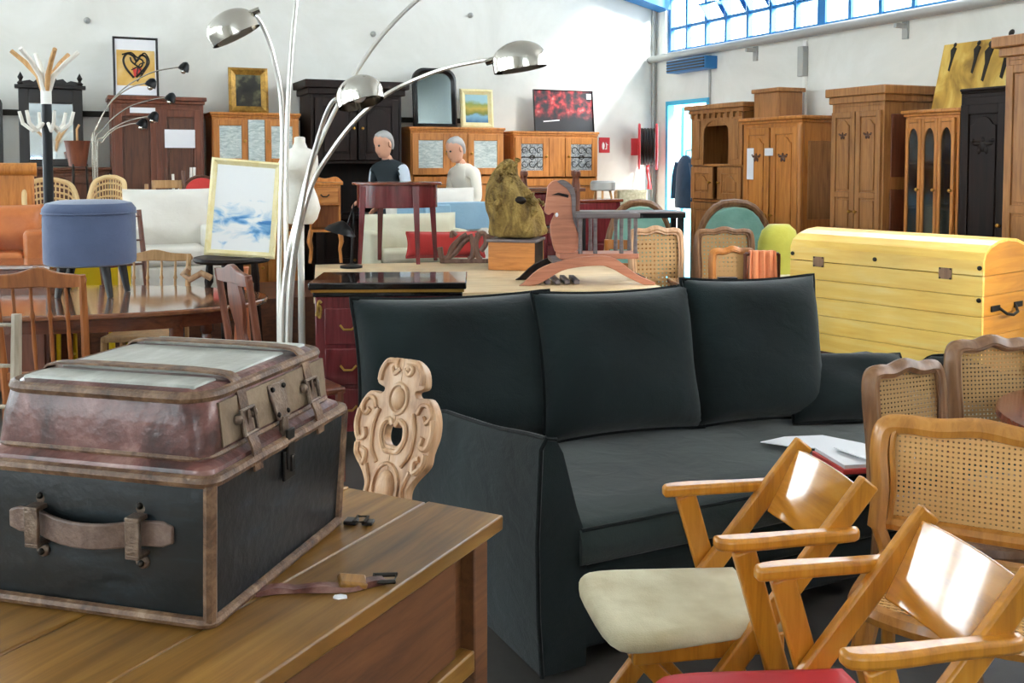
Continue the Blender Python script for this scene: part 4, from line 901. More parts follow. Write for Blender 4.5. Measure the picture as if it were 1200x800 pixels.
# ------------------------------------------------------------------ yellow pine chest on a low bench
a = at_D(926, 304, 5.75); e = at_D(1152, 325, 4.86); ZS = .93
L_ = math.hypot(e.x-a.x, e.y-a.y); crz = math.atan2(e.y-a.y, e.x-a.x); CD = .52
mid = Vector(((a.x+e.x)/2, (a.y+e.y)/2, 0)) + Euler((0, 0, crz)).to_matrix() @ Vector((0, CD/2, 0))
ZB = .42
t_ = thing('low_bench', 'low wooden bench carrying the yellow pine chest behind the sofa', 'bench', (mid.x, mid.y, 0), crz)
b = MB(); b.bb(-L_/2+.05, L_/2-.05, -CD/2+.04, CD/2-.04, ZB-.04, ZB); b.build('bench_top', 'walnut_x', t_, bevel=.004)
for sx in (-1, 1):
    for sy in (-1, 1): b = MB(); b.bar((sx*(L_/2-.12), sy*(CD/2-.1), 0), (sx*(L_/2-.12), sy*(CD/2-.1), ZB-.04), .06, .06); b.build('leg', 'walnut', t_)
ch = thing('pine_chest', 'large yellow pine chest with domed slatted lid and small metal clasps', 'chest', (mid.x, mid.y, ZB), crz)
hb = ZS-ZB; n = 5
for k in range(n):
    z0 = hb*k/n; z1 = hb*(k+1)/n-.0018
    for sy in (-1, 1): b = MB(); b.bb(-L_/2, L_/2, *sorted((sy*CD/2, sy*(CD/2-.02))), z0, z1); b.build('board', 'pine', ch, bevel=.003)
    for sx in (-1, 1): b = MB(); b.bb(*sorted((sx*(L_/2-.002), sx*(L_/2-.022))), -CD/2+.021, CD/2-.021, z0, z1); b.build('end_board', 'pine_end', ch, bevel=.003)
b = MB(); b.bb(-L_/2+.02, L_/2-.02, -CD/2+.02, CD/2-.02, .0, .02); b.build('bottom', 'pine', ch)
hz = hb+.002; lipz = .075; rise = .105
for sy in (-1, 1): b = MB(); b.bb(-L_/2, L_/2, *sorted((sy*CD/2, sy*(CD/2-.02))), hz, hz+lipz); b.build('lid_board', 'pine', ch, bevel=.003)
pr = [(-CD/2*math.cos(k*PI/8), hz+lipz+rise*math.sin(k*PI/8)) for k in range(9)]
for k in range(8):
    (y0, z0), (y1, z1) = pr[k], pr[k+1]; t = Vector((0, y1-y0, z1-z0)); nn = Vector((0, -t.z, t.y)).normalized()*.016; g = t*.012
    A = Vector((0, y0, z0))+g; B_ = Vector((0, y1, z1))-g; vs = []
    for x in (-L_/2, L_/2):
        X = Vector((x, 0, 0)); vs += [A+X, B_+X, B_+X-nn, A+X-nn]
    b = MB(); b.add(vs, [(0, 1, 2, 3), (7, 6, 5, 4), (0, 4, 5, 1), (1, 5, 6, 2), (2, 6, 7, 3), (3, 7, 4, 0)]); b.build('lid_slat', 'pine', ch, bevel=.002)
for sx in (-1, 1):
    b = MB(); pts = [(-CD/2+.021, hz)]+[(y*.96, z-.008) for y, z in pr]+[(CD/2-.021, hz)]; xx = sx*(L_/2-.012)
    b.add([(xx-.01, y, z) for y, z in pts]+[(xx+.01, y, z) for y, z in pts], [tuple(range(len(pts))), tuple(range(2*len(pts)-1, len(pts)-1, -1))]+[(j, (j+1) % len(pts), len(pts)+(j+1) % len(pts), len(pts)+j) for j in range(len(pts))]); b.build('lid_end', 'pine_end', ch)
for x in (-.33*L_, .33*L_):
    b = MB(); b.bb(x-.035, x+.035, -CD/2-.005, -CD/2, hz-.03, hz+.028); o = b.build('hinge', 'cane_frame', ch, bevel=.002)
    for dx in (-.028, .028):
        for dz in (-.026, .024): q = MB(); q.sph((x+dx, -CD/2-.006, hz+dz), .005, 6, 4); q.build('screw', 'iron', o)
for (x, z) in ((-.485*L_, hz+.035), (-.02*L_, hz+.04), (.485*L_, hz+.04), (.485*L_, hb-.12)):
    b = MB(); b.lathe([(.012, 0), (.012, .005), (.005, .009), (0, .01)], 10, (x, -CD/2, z), Euler((PI/2, 0, 0)).to_matrix()); b.build('stud', 'iron', ch)
b = MB(); xx = L_/2
b.tube([(xx+.004, -.09, .34), (xx+.03, -.06, .31), (xx+.035, 0, .30), (xx+.03, .06, .31), (xx+.004, .09, .34)], .008, 8)
for sy in (-1, 1): b.bb(xx-.002, xx+.006, *sorted((sy*.08, sy*.17)), .325, .355)
b.build('end_handle', 'iron', ch, bevel=.002)
# ------------------------------------------------------------------ silver arc lamp
LD = 3.3
base = at_D(334, 375, LD)
lamp = thing('arc_lamp', 'silver floor lamp with five long arching arms and chrome dome heads', 'floor lamp', (base.x, base.y, 0))
b = MB(); b.lathe([(0, 0), (.19, 0), (.19, .02), (.17, .035), (.03, .05), (.025, .12), (0, .12)], 28); b.build('base', 'silver_stem', lamp)
def arm(pts, d, head=None, r0=.0095, hr=0):
    P_ = [Vector((base.x, base.y, .05))+Vector(d)*.3]
    for px, py, dd in pts: P_.append(at_D(px, py, LD+dd))
    sp = spline([p-Vector((base.x, base.y, 0)) for p in P_], 8); n = len(sp)
    b = MB(); b.tube(sp, [r0-(r0-.006)*i/n for i in range(n)], 8); a = b.build('arm', 'silver_stem', lamp)
    end = sp[-1]; dirv = (sp[-1]-sp[-4]).normalized()
    Mx = dirv.to_track_quat('X', 'Z').to_matrix()
    if head: Mx = Vector(head).normalized().to_track_quat('X', 'Z').to_matrix()
    q = MB(); lo = []
    for k in range(9):      # dome shell, open below
        t = k/8; ang = PI/2*t; r = math.cos(ang)
        lo.append([end+Mx @ Vector((.075+.085*math.cos(j*PI/9)*max(r, .03), .062*math.sin(j*PI/9)*max(r, .03), .058*math.sin(ang)-.02)) for j in range(18)])
    inner = [[end+Mx @ Vector((.075+.079*math.cos(j*PI/9)*max(math.cos(PI/2*k/8), .03), .056*math.sin(j*PI/9)*max(math.cos(PI/2*k/8), .03), .056*math.sin(PI/2*k/8)-.02)) for j in range(18)] for k in range(8, -1, -1)]
    skirt = [[end+Mx @ Vector((.075+.084*math.cos(j*PI/9), .061*math.sin(j*PI/9), -.05)) for j in range(18)]]
    q.loft(skirt+lo+inner, cap=False); h = q.build('lamp_head', 'chrome', a)
    q = MB(); q.tube([end+Mx @ Vector((-.03, 0, -.008)), end+Mx @ Vector((.0, 0, -.005))], .011, 8); q.build('socket', 'chrome', a)
    q = MB(); q.sph(end+Mx @ Vector((.07, 0, -.02)), .025, 10, 8); q.build('bulb', 'white_paint', a)
arm([(327, 372, 0), (331, 150, 0), (321, 70, -.03), (306, 28, -.06), (293, 14, -.1)], (-.03, 0, 0), (-.85, -.1, -.45))
arm([(336, 372, .02), (336, 170, .05), (345, 20, .12), (362, -90, .25), (395, -150, .35)], (0, .03, 0))
arm([(331, 372, -.02), (352, 240, -.02), (378, 160, 0), (432, 62, .03), (492, -2, .06), (540, -22, .1)], (.02, .02, 0))
arm([(340, 372, 0), (358, 240, -.02), (392, 172, -.06), (442, 118, -.12), (510, 84, -.2), (580, 68, -.26)], (.03, 0, 0))
arm([(338, 372, -.03), (356, 230, -.05), (374, 158, -.1), (388, 122, -.16), (402, 112, -.2)], (.02, -.02, 0))

# ------------------------------------------------------------------ oval dining table with its chairs and the blue stool
OX, OY = -2.52, 5.36
t_ = thing('oval_table', 'polished brown oval dining table carrying the blue storage stool', 'table', (OX, OY, 0), rad(3))
def ell(a, c, n=48): return [(a*math.cos(k*2*PI/n), c*math.sin(k*2*PI/n)) for k in range(n)]
b = MB(); b.slab(ell(1.16, .62), .722, .75); b.build('table_top', 'polished', t_, bevel=.008, seg=3)
b = MB(); o1 = ell(1.02, .5); o2 = ell(1.0, .48); n = 48
b.add([(x, y, z) for z in (.64, .721) for x, y in o1]+[(x, y, z) for z in (.64, .721) for x, y in o2], [f for j in range(n) for f in ((j, (j+1) % n, n+(j+1) % n, n+j), (2*n+(j+1) % n, 2*n+j, 3*n+j, 3*n+(j+1) % n), (j, 2*n+j, 2*n+(j+1) % n, (j+1) % n))]); b.build('apron', 'polished_rim', t_)
for sx in (-1, 1):
    for sy in (-1, 1): b = MB(); b.lathe([(.02, 0), (.028, .05), (.022, .2), (.038, .45), (.028, .5), (.04, .52), (.04, .72)], 12, (sx*.75, sy*.3, 0)); b.build('leg', 'polished_rim', t_)
t_ = thing('storage_stool', 'round slate blue upholstered storage stool on black legs standing on the oval table', 'stool', at_z(107, 345, .751), 0)
R0 = .245; zz = .175
b = MB(); b.lathe([(0, zz), (R0-.02, zz), (R0-.003, zz+.01), (R0, zz+.03), (R0, zz+.27), (R0-.004, zz+.285), (0, zz+.285)], 40); b.build('stool_body', 'stool_blue', t_)
b = MB(); b.lathe([(0, zz+.288), (R0-.01, zz+.288), (R0+.002, zz+.295), (R0+.002, zz+.315), (R0-.02, zz+.345), (R0-.08, zz+.36), (0, zz+.366)], 40); b.build('lid', 'stool_blue', t_)
b = MB(); b.tube([((R0+.003)*math.cos(k*PI/20), (R0+.003)*math.sin(k*PI/20), zz+.29) for k in range(40)], .005, 6, True); b.build('piping', 'stool_blue', t_)
for (x, y) in ((-.10, -.13), (.13, -.12), (-.15, .10), (.12, .13)):
    b = MB(); b.tube([(x, y, zz+.01), (x*1.25, y*1.1, 0)], [.028, .016], 10); b.build('leg', 'black_wood', t_)
def chair(label, loc, rz, W_=.42, H=.95, style='spindle', fm='light_chair', seat=None, group=None, rake=8, name='wooden_chair', sz=.45):
    t = thing(name, label, 'chair', loc, rz, group); w = W_/2; h = H-sz
    Mx = Matrix.Translation((0, .19, sz)) @ Euler((rad(-rake), 0, 0)).to_matrix().to_4x4()
    for s in (-1, 1):
        b = MB(); b.tube([Mx @ Vector((s*w*1.02, 0, h*.97)), Mx @ Vector((s*w, 0, h*.5)), Mx @ Vector((s*w*.95, 0, 0)), (s*w*.95, .2, .25), (s*w*.98, .24, 0)], [.016, .018, .02, .018, .015], 8); b.build('back_leg', fm, t)
        b = MB(); b.tube([(s*w*.92, -.17, sz-.02), (s*w*.94, -.175, .2), (s*w*.94, -.18, 0)], [.02, .021, .015], 8); b.build('leg', fm, t)
        b = MB(); b.tube([(s*w*.94, -.17, .2), (s*w*.95, .2, .2)], .01, 8); b.build('stretcher', fm, t)
    if style in ('spindle', 'splat'):
        ol = spl2([(-w*1.08, h*.88), (-w*1.06, h*.96), (-w*.5, h*.985), (0, h*1.03), (w*.5, h*.985), (w*1.06, h*.96), (w*1.08, h*.88), (w*.5, h*.87), (0, h*.88), (-w*.5, h*.87)], 4)
        b = MB(); b.prism(ol, -.012, .012, Mx); b.build('top_rail', fm, t, bevel=.004)
        b = MB(); b.bar(Mx @ Vector((-w*.95, 0, h*.18)), Mx @ Vector((w*.95, 0, h*.18)), .02, .035); b.build('lower_rail', fm, t, bevel=.003)
    if style == 'spindle':
        for k in range(4):
            x = -w*.62+w*1.24*k/3; b = MB(); b.tube([Mx @ Vector((x, 0, h*.2)), Mx @ Vector((x, 0, h*.42)), Mx @ Vector((x, 0, h*.62)), Mx @ Vector((x, 0, h*.65)), Mx @ Vector((x, 0, h*.69)), Mx @ Vector((x, 0, h*.88))], [.007, .010, .008, .013, .008, .007], 8); b.build('spindle', fm, t)
    if style == 'splat':
        ol = spl2([(-.04, h*.18), (-.07, h*.35), (-.05, h*.5), (-.09, h*.7), (-.07, h*.9)], 4); pts = ol+[(-x, z) for x, z in ol[::-1]]
        b = MB(); b.prism(pts, -.009, .009, Mx); b.build('splat', fm, t, bevel=.003)
        for s in (-1, 1):
            b = MB(); b.tube([Mx @ Vector((s*x, -.012, z*h)) for x, z in spl2([(.0, .3), (.04, .36), (.02, .46), (.05, .6), (.055, .75), (.02, .78), (.02, .68)], 4)], .007, 6); b.build('carving', fm, t)
    if style == 'ladder':
        for k in range(4): b = MB(); z = h*(.25+.22*k); b.tube([Mx @ Vector((-w, 0, z)), Mx @ Vector((0, .012, z+.006)), Mx @ Vector((w, 0, z))], [.012, .02, .012], 8, flat=.5); b.build('rung', fm, t)
    if style == 'panel':
        b = MB(); b.prism([(-w*.95, h*.3), (w*.95, h*.3), (w, h*.97), (-w, h*.97)], -.012, .012, Mx); b.build('back_panel', seat or fm, t, bevel=.006)
    if style == 'rails':
        for z in (.55, .9): b = MB(); b.bar(Mx @ Vector((-w, 0, h*z)), Mx @ Vector((w, 0, h*z)), .02, .07); b.build('back_rail', fm, t, bevel=.004)
    if style == 'round':
        b = MB(); b.tube([Mx @ Vector((w*1.1*math.cos(k*PI/12), 0, h*.62+w*1.0*math.sin(k*PI/12))) for k in range(24)], .017, 8, True); b.build('hoop', fm, t)
        b = MB(); b.prism([(w*1.02*math.cos(k*PI/12), h*.62+w*.92*math.sin(k*PI/12)) for k in range(24)], -.02, .015, Mx); b.build('back_pad', seat, t, bevel=.008)
    b = MB(); b.slab([(-w*.98, -.2), (w*.98, -.2), (w*.92, .2), (-w*.92, .2)], sz-.035, sz); b.build('seat', seat if seat and style != 'panel' else fm, t, bevel=.01)
    return t
p = at_D(45, 330, 4.28)
chair('orange spindle-backed wooden chair with its back to us at the oval table', (p.x, p.y+.23, 0), PI+rad(2), .37, zat(316, 4.28), fm='chair_brown', rake=6)
p = at_D(178, 300, 6.2); chair('pale wooden spindle chair tucked in on the far side of the oval table', (p.x, p.y-.14, 0), rad(4), .42, zat(296, 6.2), rake=6)
p = at_D(114, 310, 6.55); chair('bright yellow panelled chair behind the blue stool', (p.x, p.y-.1, 0), rad(8), .36, .87, 'panel', seat='yellow_cloth', fm='yellow_cloth')
p = at_D(-28, 372, 3.0)
rt = chair('rustic greyed wooden chair with rounded posts standing behind the trunk', (p.x-.09, p.y-.15, 0), rad(6), .38, zat(366, 3.0), 'ladder', fm='rustic', rake=3)
p = at_D(347, 310, 4.5); chair('brown carved splat-backed chair standing behind the silver lamp', (p.x-.06, p.y+.1, 0), rad(125), .40, zat(308, 4.6), 'splat', fm='red_walnut')
# sideboard at the far left behind the oval table
p = at_D(-60, 310, 6.2); t_ = thing('low_sideboard', 'low polished brown sideboard behind the oval table', 'sideboard', (p.x-.1, 6.27, 0), rad(4))
b = MB(); b.bb(-.75, .75, -.2, .2, .06, .83); b.build('body', 'red_walnut', t_, bevel=.004); b = MB(); b.bb(-.78, .78, -.23, .23, .83, .86); b.build('top', 'polished', t_, bevel=.006)
for k in range(3): b = MB(); b.bb(-.72+k*.49, -.25+k*.49, -.215, -.2, .12, .79); b.build('door', 'red_walnut', t_, bevel=.006)
# coat stand
p = at_D(56, 190, 6.62); t_ = thing('coat_stand', 'dark coat stand with pale curved hooks at the top beside the carved mirror', 'coat stand', (p.x, p.y, 0))
zt = zat(78, 6.62)
b = MB(); b.tube([(0, 0, .03), (0, 0, zat(122, 6.62))], .033, 12); b.build('pole', 'black_metal', t_); b = MB(); b.tube([(0, 0, zat(122, 6.62)), (0, 0, zt-.04)], .034, 12); b.build('pole_top', 'white_paint', t_)
b = MB(); b.lathe([(0, 0), (.2, 0), (.2, .025), (.05, .05), (0, .05)], 24); b.build('base', 'black_metal', t_)
for k in range(6):
    a = k*PI/3+.2; c_, s_ = math.cos(a), math.sin(a)
    b = MB(); b.tube([(0.02*c_, .02*s_, zt-.16), (.05*c_, .05*s_, zt-.06), (.13*c_, .13*s_, zt+.03), (.21*c_, .21*s_, zt+.10)], [.017, .018, .017, .015], 8); b.build('hook', 'light_chair' if k % 2 else 'plaster', t_)
    b = MB(); b.tube([(0.03*c_, .03*s_, zt-.38), (.09*c_, .09*s_, zt-.43), (.15*c_, .15*s_, zt-.38), (.17*c_, .17*s_, zt-.30)], [.012, .013, .013, .011], 8); b.build('lower_hook', 'plaster', t_)

# ------------------------------------------------------------------ display podium with chairs and sofas along the end wall
m = MB(); rbox(m, -9.2, -3.0, 1.25, 2.36, 0, .42); PD = tag(m.build('display_podium', 'walnut_x', bevel=.005), 'low brown display podium holding chairs and sofas before the end wall', 'podium')
ZP = .421
def pod(px, v): u, _ = on_back(px, 190, v); return room(u, v, ZP)
def sofa2(label, x0, x1, yt, v, mat, name='small_sofa', arms=.12, dep=.7, cat='sofa', sheet_mat=None, sheet_label=None, sh=.40):
    a = pod(x0, v-.0); e = pod(x1, v); w = (e-a).length; c_ = (a+e)/2; _, zt = on_back((x0+x1)/2, yt, v); H = zt-ZP
    t = thing(name, label, cat, c_, YAW); y0 = .02
    b = MB(); b.bb(-w/2, w/2, -dep+.2, y0+.15, .08, sh*.7); b.build('base', mat, t, bevel=.02)
    b = MB(); b.bb(-w/2+arms, w/2-arms, -dep+.18, 0, sh*.7, sh+.03); b.build('seat_cushion', mat, t, bevel=.04, seg=3)
    Mx = Matrix.Translation((0, .05, sh*.7+(H-sh*.7)/2)) @ Euler((rad(-8), 0, 0)).to_matrix().to_4x4()
    b = MB(); b.pillow(w*.98, H-sh*.7, .26, 14, Mx, .35, .02); b.build('back_cushion', mat, t, ang=180)
    for s in (-1, 1): b = MB(); b.bb(*sorted((s*w/2, s*(w/2-arms))), -dep+.2, .1, .08, sh+.18); b.build('arm', mat, t, bevel=.03, seg=3)
    for sx in (-1, 1):
        for yy in (-dep+.26, .08): b = MB(); b.bar((sx*(w/2-.08), yy, 0), (sx*(w/2-.08), yy, .085), .05, .05); b.build('foot', 'black_wood', t)
    return t, w, H
sofa2('off-white linen sofa with one big square back cushion beside the blue-white painting', 142, 250, 221, 1.88, 'white_linen', dep=.62)
sofa2('burnt orange leather armchair at the edge of the podium', -32, 51, 240, 1.95, 'orange_leather', 'leather_armchair', .14, .58, 'armchair')
sofa2('white sofa spread with a pale blue sheet behind the red oval table', 452, 560, 220, 1.42, 'white_linen', dep=.5)
s2 = sofa2('cream linen armchair seen between the legs of the red oval table', 425, 538, 250, 2.1, 'cream_linen', 'cream_armchair', .1, .42, 'armchair', sh=.32)
t_ = thing('blue_sheet', 'pale blue folded sheet hung over the white sofa back', 'sheet', pod(525, 1.55), YAW)
_, z1 = on_back(520, 236, 1.55); b = MB(); b.bb(-.55, .42, -.17, -.13, .45, z1-ZP); b.bb(-.30, -.05, -.21, -.17, .5, z1-ZP-.02); b.build('folded_sheet', 'blue_cloth', t_, bevel=.015, seg=3)
# headboard at the far left
t_ = thing('bed_headboard', 'honey brown wooden headboard standing at the podium end behind the orange armchair', 'headboard', pod(-20, 1.42), YAW)
_, z1 = on_back(0, 190, 1.42); b = MB(); b.bb(-.45, .36, -.03, .02, .0, z1-ZP-.08); b.build('board', 'orange_oak', t_, bevel=.01); b = MB(); b.tube([(-.48, 0, z1-ZP-.06), (.38, 0, z1-ZP-.06)], .055, 12); b.build('rolled_top', 'orange_oak', t_)
# wicker chairs
def wicker_chair(label, px, yt, v, rz, W_=.5, mat='wicker', name='wicker_chair'):
    _, zt = on_back(px, yt, v); H = zt-ZP; t = thing(name, label, 'chair', pod(px, v), YAW+rz, 'wicker chairs on the podium'); w = W_/2
    rim = [(-w, -.2, .62), (-w*1.02, 0, .66), (-w*.9, .17, H*.93), (-w*.45, .22, H*.99), (0, .23, H), (w*.45, .22, H*.99), (w*.9, .17, H*.93), (w*1.02, 0, .66), (w, -.2, .62)]
    sp = spline(rim, 6); b = MB(); b.tube(sp, .02, 8); b.build('rim', mat, t)
    b = MB()
    for i in range(0, len(sp), 2): p = sp[i]; b.tube([p, Vector((p.x*.85, p.y*.85, .43))], .006, 5)
    for k in range(9):
        f = .1+k*.1; b.tube([Vector((p.x*(.85+.15*f), p.y*(.85+.15*f), .43+(p.z-.43)*f)) for p in sp], .009, 5)
    b.build('wicker_weave', mat, t)
    b = MB(); b.lathe([(0, .40), (.23, .40), (.235, .42), (.22, .445), (0, .45)], 20); b.build('seat', mat, t)
    for sx in (-1, 1):
        for sy in (-1, 1): b = MB(); b.tube([(sx*.16, sy*.15, .41), (sx*.19, sy*.18, 0)], .016, 8); b.build('leg', mat, t)
    return t
wicker_chair('pale wicker tub chair on the podium behind the coat stand', 62, 211, 1.55, .2, .40)
wicker_chair('pale wicker chair with narrow hooped back above the blue stool', 120, 208, 1.55, -.3, .28)
t_ = thing('umbrella_stand', 'dark woven stand holding a bundle of sticks before the wardrobe', 'umbrella stand', room(on_back(214, 190, .92)[0], .92, 0), YAW)
_, z1 = on_back(214, 196, .92); b = MB(); b.lathe([(0, 0), (.11, 0), (.14, .6), (.13, .6), (.1, .02), (0, .02)], 16); b.build('woven_body', 'cane_frame', t_)
for k in range(7): b = MB(); a = k*.9; b.tube([(.05*math.cos(a), .05*math.sin(a), .03), ((.16 if k % 2 else .1)*math.cos(a), .1*math.sin(a), z1-.06*(k % 3))], .012, 6); b.build('stick', 'walnut' if k % 2 else 'plaster', t_)
def podchair(label, px, yt, v, rz, **k):
    _, zt = on_back(px, yt, v); return chair(label, pod(px, v), YAW+rz, H=zt-ZP, **k)
podchair('light wooden chair with broad back rails rising above the white sofa', 199, 209, 1.5, 0, W_=.22, style='rails', fm='light_chair')
podchair('red padded round-backed chair on the podium beside the blue-white painting', 247, 197, 1.5, .2, W_=.3, style='round', fm='walnut', seat='red_cloth')
p = at_D(172, 243, 6.5); chair('tall brown ladder-backed chair between the blue stool and the white sofa', (p.x, p.y, 0), rad(60), .34, p.z, 'ladder', fm='red_walnut')
podchair('light hooped chair above the left end of the white sofa', 160, 214, 1.5, 0, W_=.18, style='round', fm='light_chair', seat='wicker')
# plant stand basket
t_ = thing('plant_stand', 'orange-brown tapering basket on a thin stand beside the wardrobe', 'plant stand', room(on_back(91, 190, .95)[0], .95, 0), YAW); _, z1 = on_back(97, 165, .95); h = z1
b = MB(); b.lathe([(0, h-.22), (.07, h-.22), (.10, h-.02), (.11, h), (.1, h), (.065, h-.2), (0, h-.2)], 16); b.build('basket', 'red_walnut', t_)
for k in range(3): b = MB(); a = k*2*PI/3; b.tube([(.07*math.cos(a), .07*math.sin(a), h-.2), (.1*math.cos(a), .1*math.sin(a), 0)], .01, 6); b.build('leg', 'iron', t_)
b = MB(); b.tube([(-.0, 0, h-.2), (-.0, 0, h+.1), (.02, 0, h+.14)], .01, 6); b.build('stake', 'light_chair', t_)
# black multi-arm lamp
V_ = 1.0
t_ = thing('black_arm_lamp', 'floor lamp with five thin arched arms and small black heads before the wardrobe', 'floor lamp', room(on_back(116, 190, V_)[0], V_, 0), YAW)
lb = t_.location.copy(); IR = Euler((0, 0, -YAW)).to_matrix()
def lp(px, py, v=V_): u, z = on_back(px, py, v); return IR @ (room(u, v, z)-lb)
b = MB(); b.lathe([(0, 0), (.10, 0), (.10, .02), (.02, .04), (0, .04)], 20); b.build('base', 'black_metal', t_)
for pts in ([(110, 180), (118, 140), (140, 108), (175, 86), (212, 78)], [(108, 182), (113, 150), (130, 120), (152, 103), (173, 97)], [(111, 185), (122, 150), (150, 126), (178, 117), (196, 114)], [(112, 188), (122, 160), (140, 146), (160, 139), (176, 136)], [(114, 188), (120, 166), (134, 152), (150, 146), (163, 144)]):
    sp = spline([Vector((0, 0, .03))]+[lp(*q) for q in pts], 6); b = MB(); b.tube(sp, .006, 6); a = b.build('arm', 'chrome', t_)
    e = sp[-1]; q = MB(); Mx = Euler((0, rad(25), 0)).to_matrix(); q.lathe([(.01, .05), (.03, .035), (.045, 0), (.05, -.03), (.044, -.03), (.02, .02), (0, .03)], 14, e+Vector((.03, 0, -.005)), Mx); q.build('lamp_head', 'black_metal', a)
    q = MB(); q.sph(e+Vector((.02, 0, -.04)), .025, 8, 6); q.build('bulb', 'chrome', a)

# ------------------------------------------------------------------ painting on a dark stool, column vase, mannequin
t_ = thing('turned_stool', 'dark round stool on turned legs holding the cream-framed painting', 'stool', (at_D(272, 300, 6.08).x, 6.08, 0)); zs = zat(300, 6.08)
b = MB(); b.lathe([(0, zs-.035), (.22, zs-.035), (.235, zs-.02), (.23, zs-.004), (.2, zs), (0, zs)], 28); b.build('seat', 'ebony', t_)
for k in range(4): b = MB(); a = k*PI/2+.6; b.tube([(.14*math.cos(a)*f, .14*math.sin(a)*f, z) for f, z in ((1, zs-.03), (1.05, zs-.15), (1.1, zs-.18), (1.1, zs-.4), (1.3, .2), (1.4, 0))], [.02, .028, .018, .028, .016, .02], 8); b.build('leg', 'ebony', t_)
b = MB(); b.tube([(-.2, -.21, zs-.05), (-.24, -.2, zs-.09), (-.19, -.22, zs-.12), (-.12, -.23, zs-.08), (-.06, -.23, zs-.11)], .02, 8); b.build('carved_apron', 'carved_wood', t_)
o = thing('cream_framed_painting', 'abstract blue and white painting in a cream-yellow frame leaning on the dark stool', 'picture', (at_D(285, 300, 6.08).x, 6.0, zs+.002), rad(12)); o.rotation_euler = (rad(-9), rad(5), rad(14))
frame(o, .42, .60, .04, .03, 'cream_gilt'); b = MB(); b.bb(-.18, .18, -.012, -.004, .035, .565); b.build('canvas', 'p_blue', o)
b = MB(); b.bar((.0, .0, .4), (.0, .20, .0), .02, .012); b.build('easel_strut', 'walnut', o)
p = at_D(283, 320, 6.45); t_ = thing('pink_vase', 'tall narrow pink floor vase behind the dark stool', 'vase', (p.x, p.y, 0)); zv = zat(313, 6.45)
b = MB(); b.lathe([(0, 0), (.06, 0), (.07, .1), (.045, zv*.6), (.04, zv-.05), (.05, zv), (.04, zv), (.03, zv-.05), (0, zv-.06)], 16); b.build('vase_body', 'coral_cloth', t_)
b = MB(); b.tube([(.043*math.cos(k*PI/8), .043*math.sin(k*PI/8), zv*.8) for k in range(16)], .006, 6, True); b.build('neck_ring', 'red_cloth', t_)
MD = 6.45; p = at_D(352, 240, MD); t_ = thing('dress_form', 'white female dress form torso on a white pole stand', 'mannequin', (p.x, p.y, 0), rad(-35)); 
zt = zat(160, MD); zb = zat(262, MD); k = (zt-zb)
sec = [(-.0, .085, .07), (.06, .12, .09), (.18, .145, .105), (.3, .125, .095), (.42, .095, .075), (.52, .105, .085), (.62, .125, .105), (.7, .13, .1), (.78, .135, .085), (.84, .11, .07), (.87, .05, .05), (.93, .035, .037), (.99, .033, .035), (1.0, .02, .02)]
b = MB(); b.loft([[(rx*math.cos(q*PI/10)*1.05, ry*math.sin(q*PI/10)-(.03 if .55 < f < .75 and math.sin(q*PI/10) < 0 and abs(math.cos(q*PI/10)) > .2 else 0), zb+f*k) for q in range(20)] for f, rx, ry in sec]); b.build('torso', 'plaster', t_)
b = MB(); b.tube([(0, 0, .03), (0, 0, zb+.05)], .022, 10); b.build('pole', 'white_paint', t_); b = MB(); b.lathe([(0, 0), (.17, 0), (.17, .02), (.03, .04), (0, .04)], 20); b.build('base', 'white_paint', t_)

# ------------------------------------------------------------------ beech table and what stands on it
t_ = thing('beech_table', 'very long pale beech table crowded with small pieces behind the sofa', 'table', (-.1, 6.55, 0), rad(11)); ZT = .75
for k in range(5): b = MB(); y0 = -.88+k*.35; b.bb(-1.2, .86, y0+.002, y0+.348, ZT-.04, ZT-(.001 if k % 2 else 0)); b.build('plank', 'beech', t_, bevel=.003)
for x in (-1.1, .76):
    for y in (-.78, .77): b = MB(); b.bar((x, y, 0), (x, y, ZT-.041), .08, .08); b.build('leg', 'beech', t_, bevel=.006)
    b = MB(); b.bb(x-.015, x+.015, -.73, .72, ZT-.14, ZT-.041); b.build('apron', 'beech', t_)
for y in (-.78, .77): b = MB(); b.bb(-1.05, .71, y-.015, y+.015, ZT-.14, ZT-.041); b.build('apron', 'beech', t_)
ZT += .001
# mahogany commode with black lacquer top
p = at_D(452, 330, 4.95); t_ = thing('lacquer_commode', 'mahogany commode with glossy black lacquer top and gilt mounts behind the sofa', 'commode', (p.x, p.y+.24, 0), rad(2)); zc = zat(331, 4.95); w = .80
b = MB(); b.bb(-w/2, w/2, -.25, .25, zc-.035, zc); b.bb(-w/2+.02, w/2-.02, -.23, .23, zc-.075, zc-.05); b.build('top', 'black_lacquer', t_, bevel=.006)
b = MB(); b.bb(-w/2+.012, w/2-.012, -.238, .238, zc-.05, zc-.035); b.build('gilt_edge', 'brass', t_)
b = MB(); b.bb(-w/2+.03, w/2-.03, -.22, .22, .12, zc-.075); b.build('body', 'mahogany', t_, bevel=.006)
for k in range(3):
    z0 = .16+k*(zc-.27)/3; b = MB(); b.bb(-w/2+.08, w/2-.08, -.235, -.22, z0, z0+(zc-.27)/3-.02); o = b.build('drawer', 'mahogany', t_, bevel=.005)
    for s in (-1, 1): q = MB(); q.tube([(s*.2-.04, -.24, z0+.1), (s*.2-.02, -.255, z0+.08), (s*.2+.02, -.255, z0+.08), (s*.2+.04, -.24, z0+.1)], .006, 6); q.build('handle', 'brass', o)
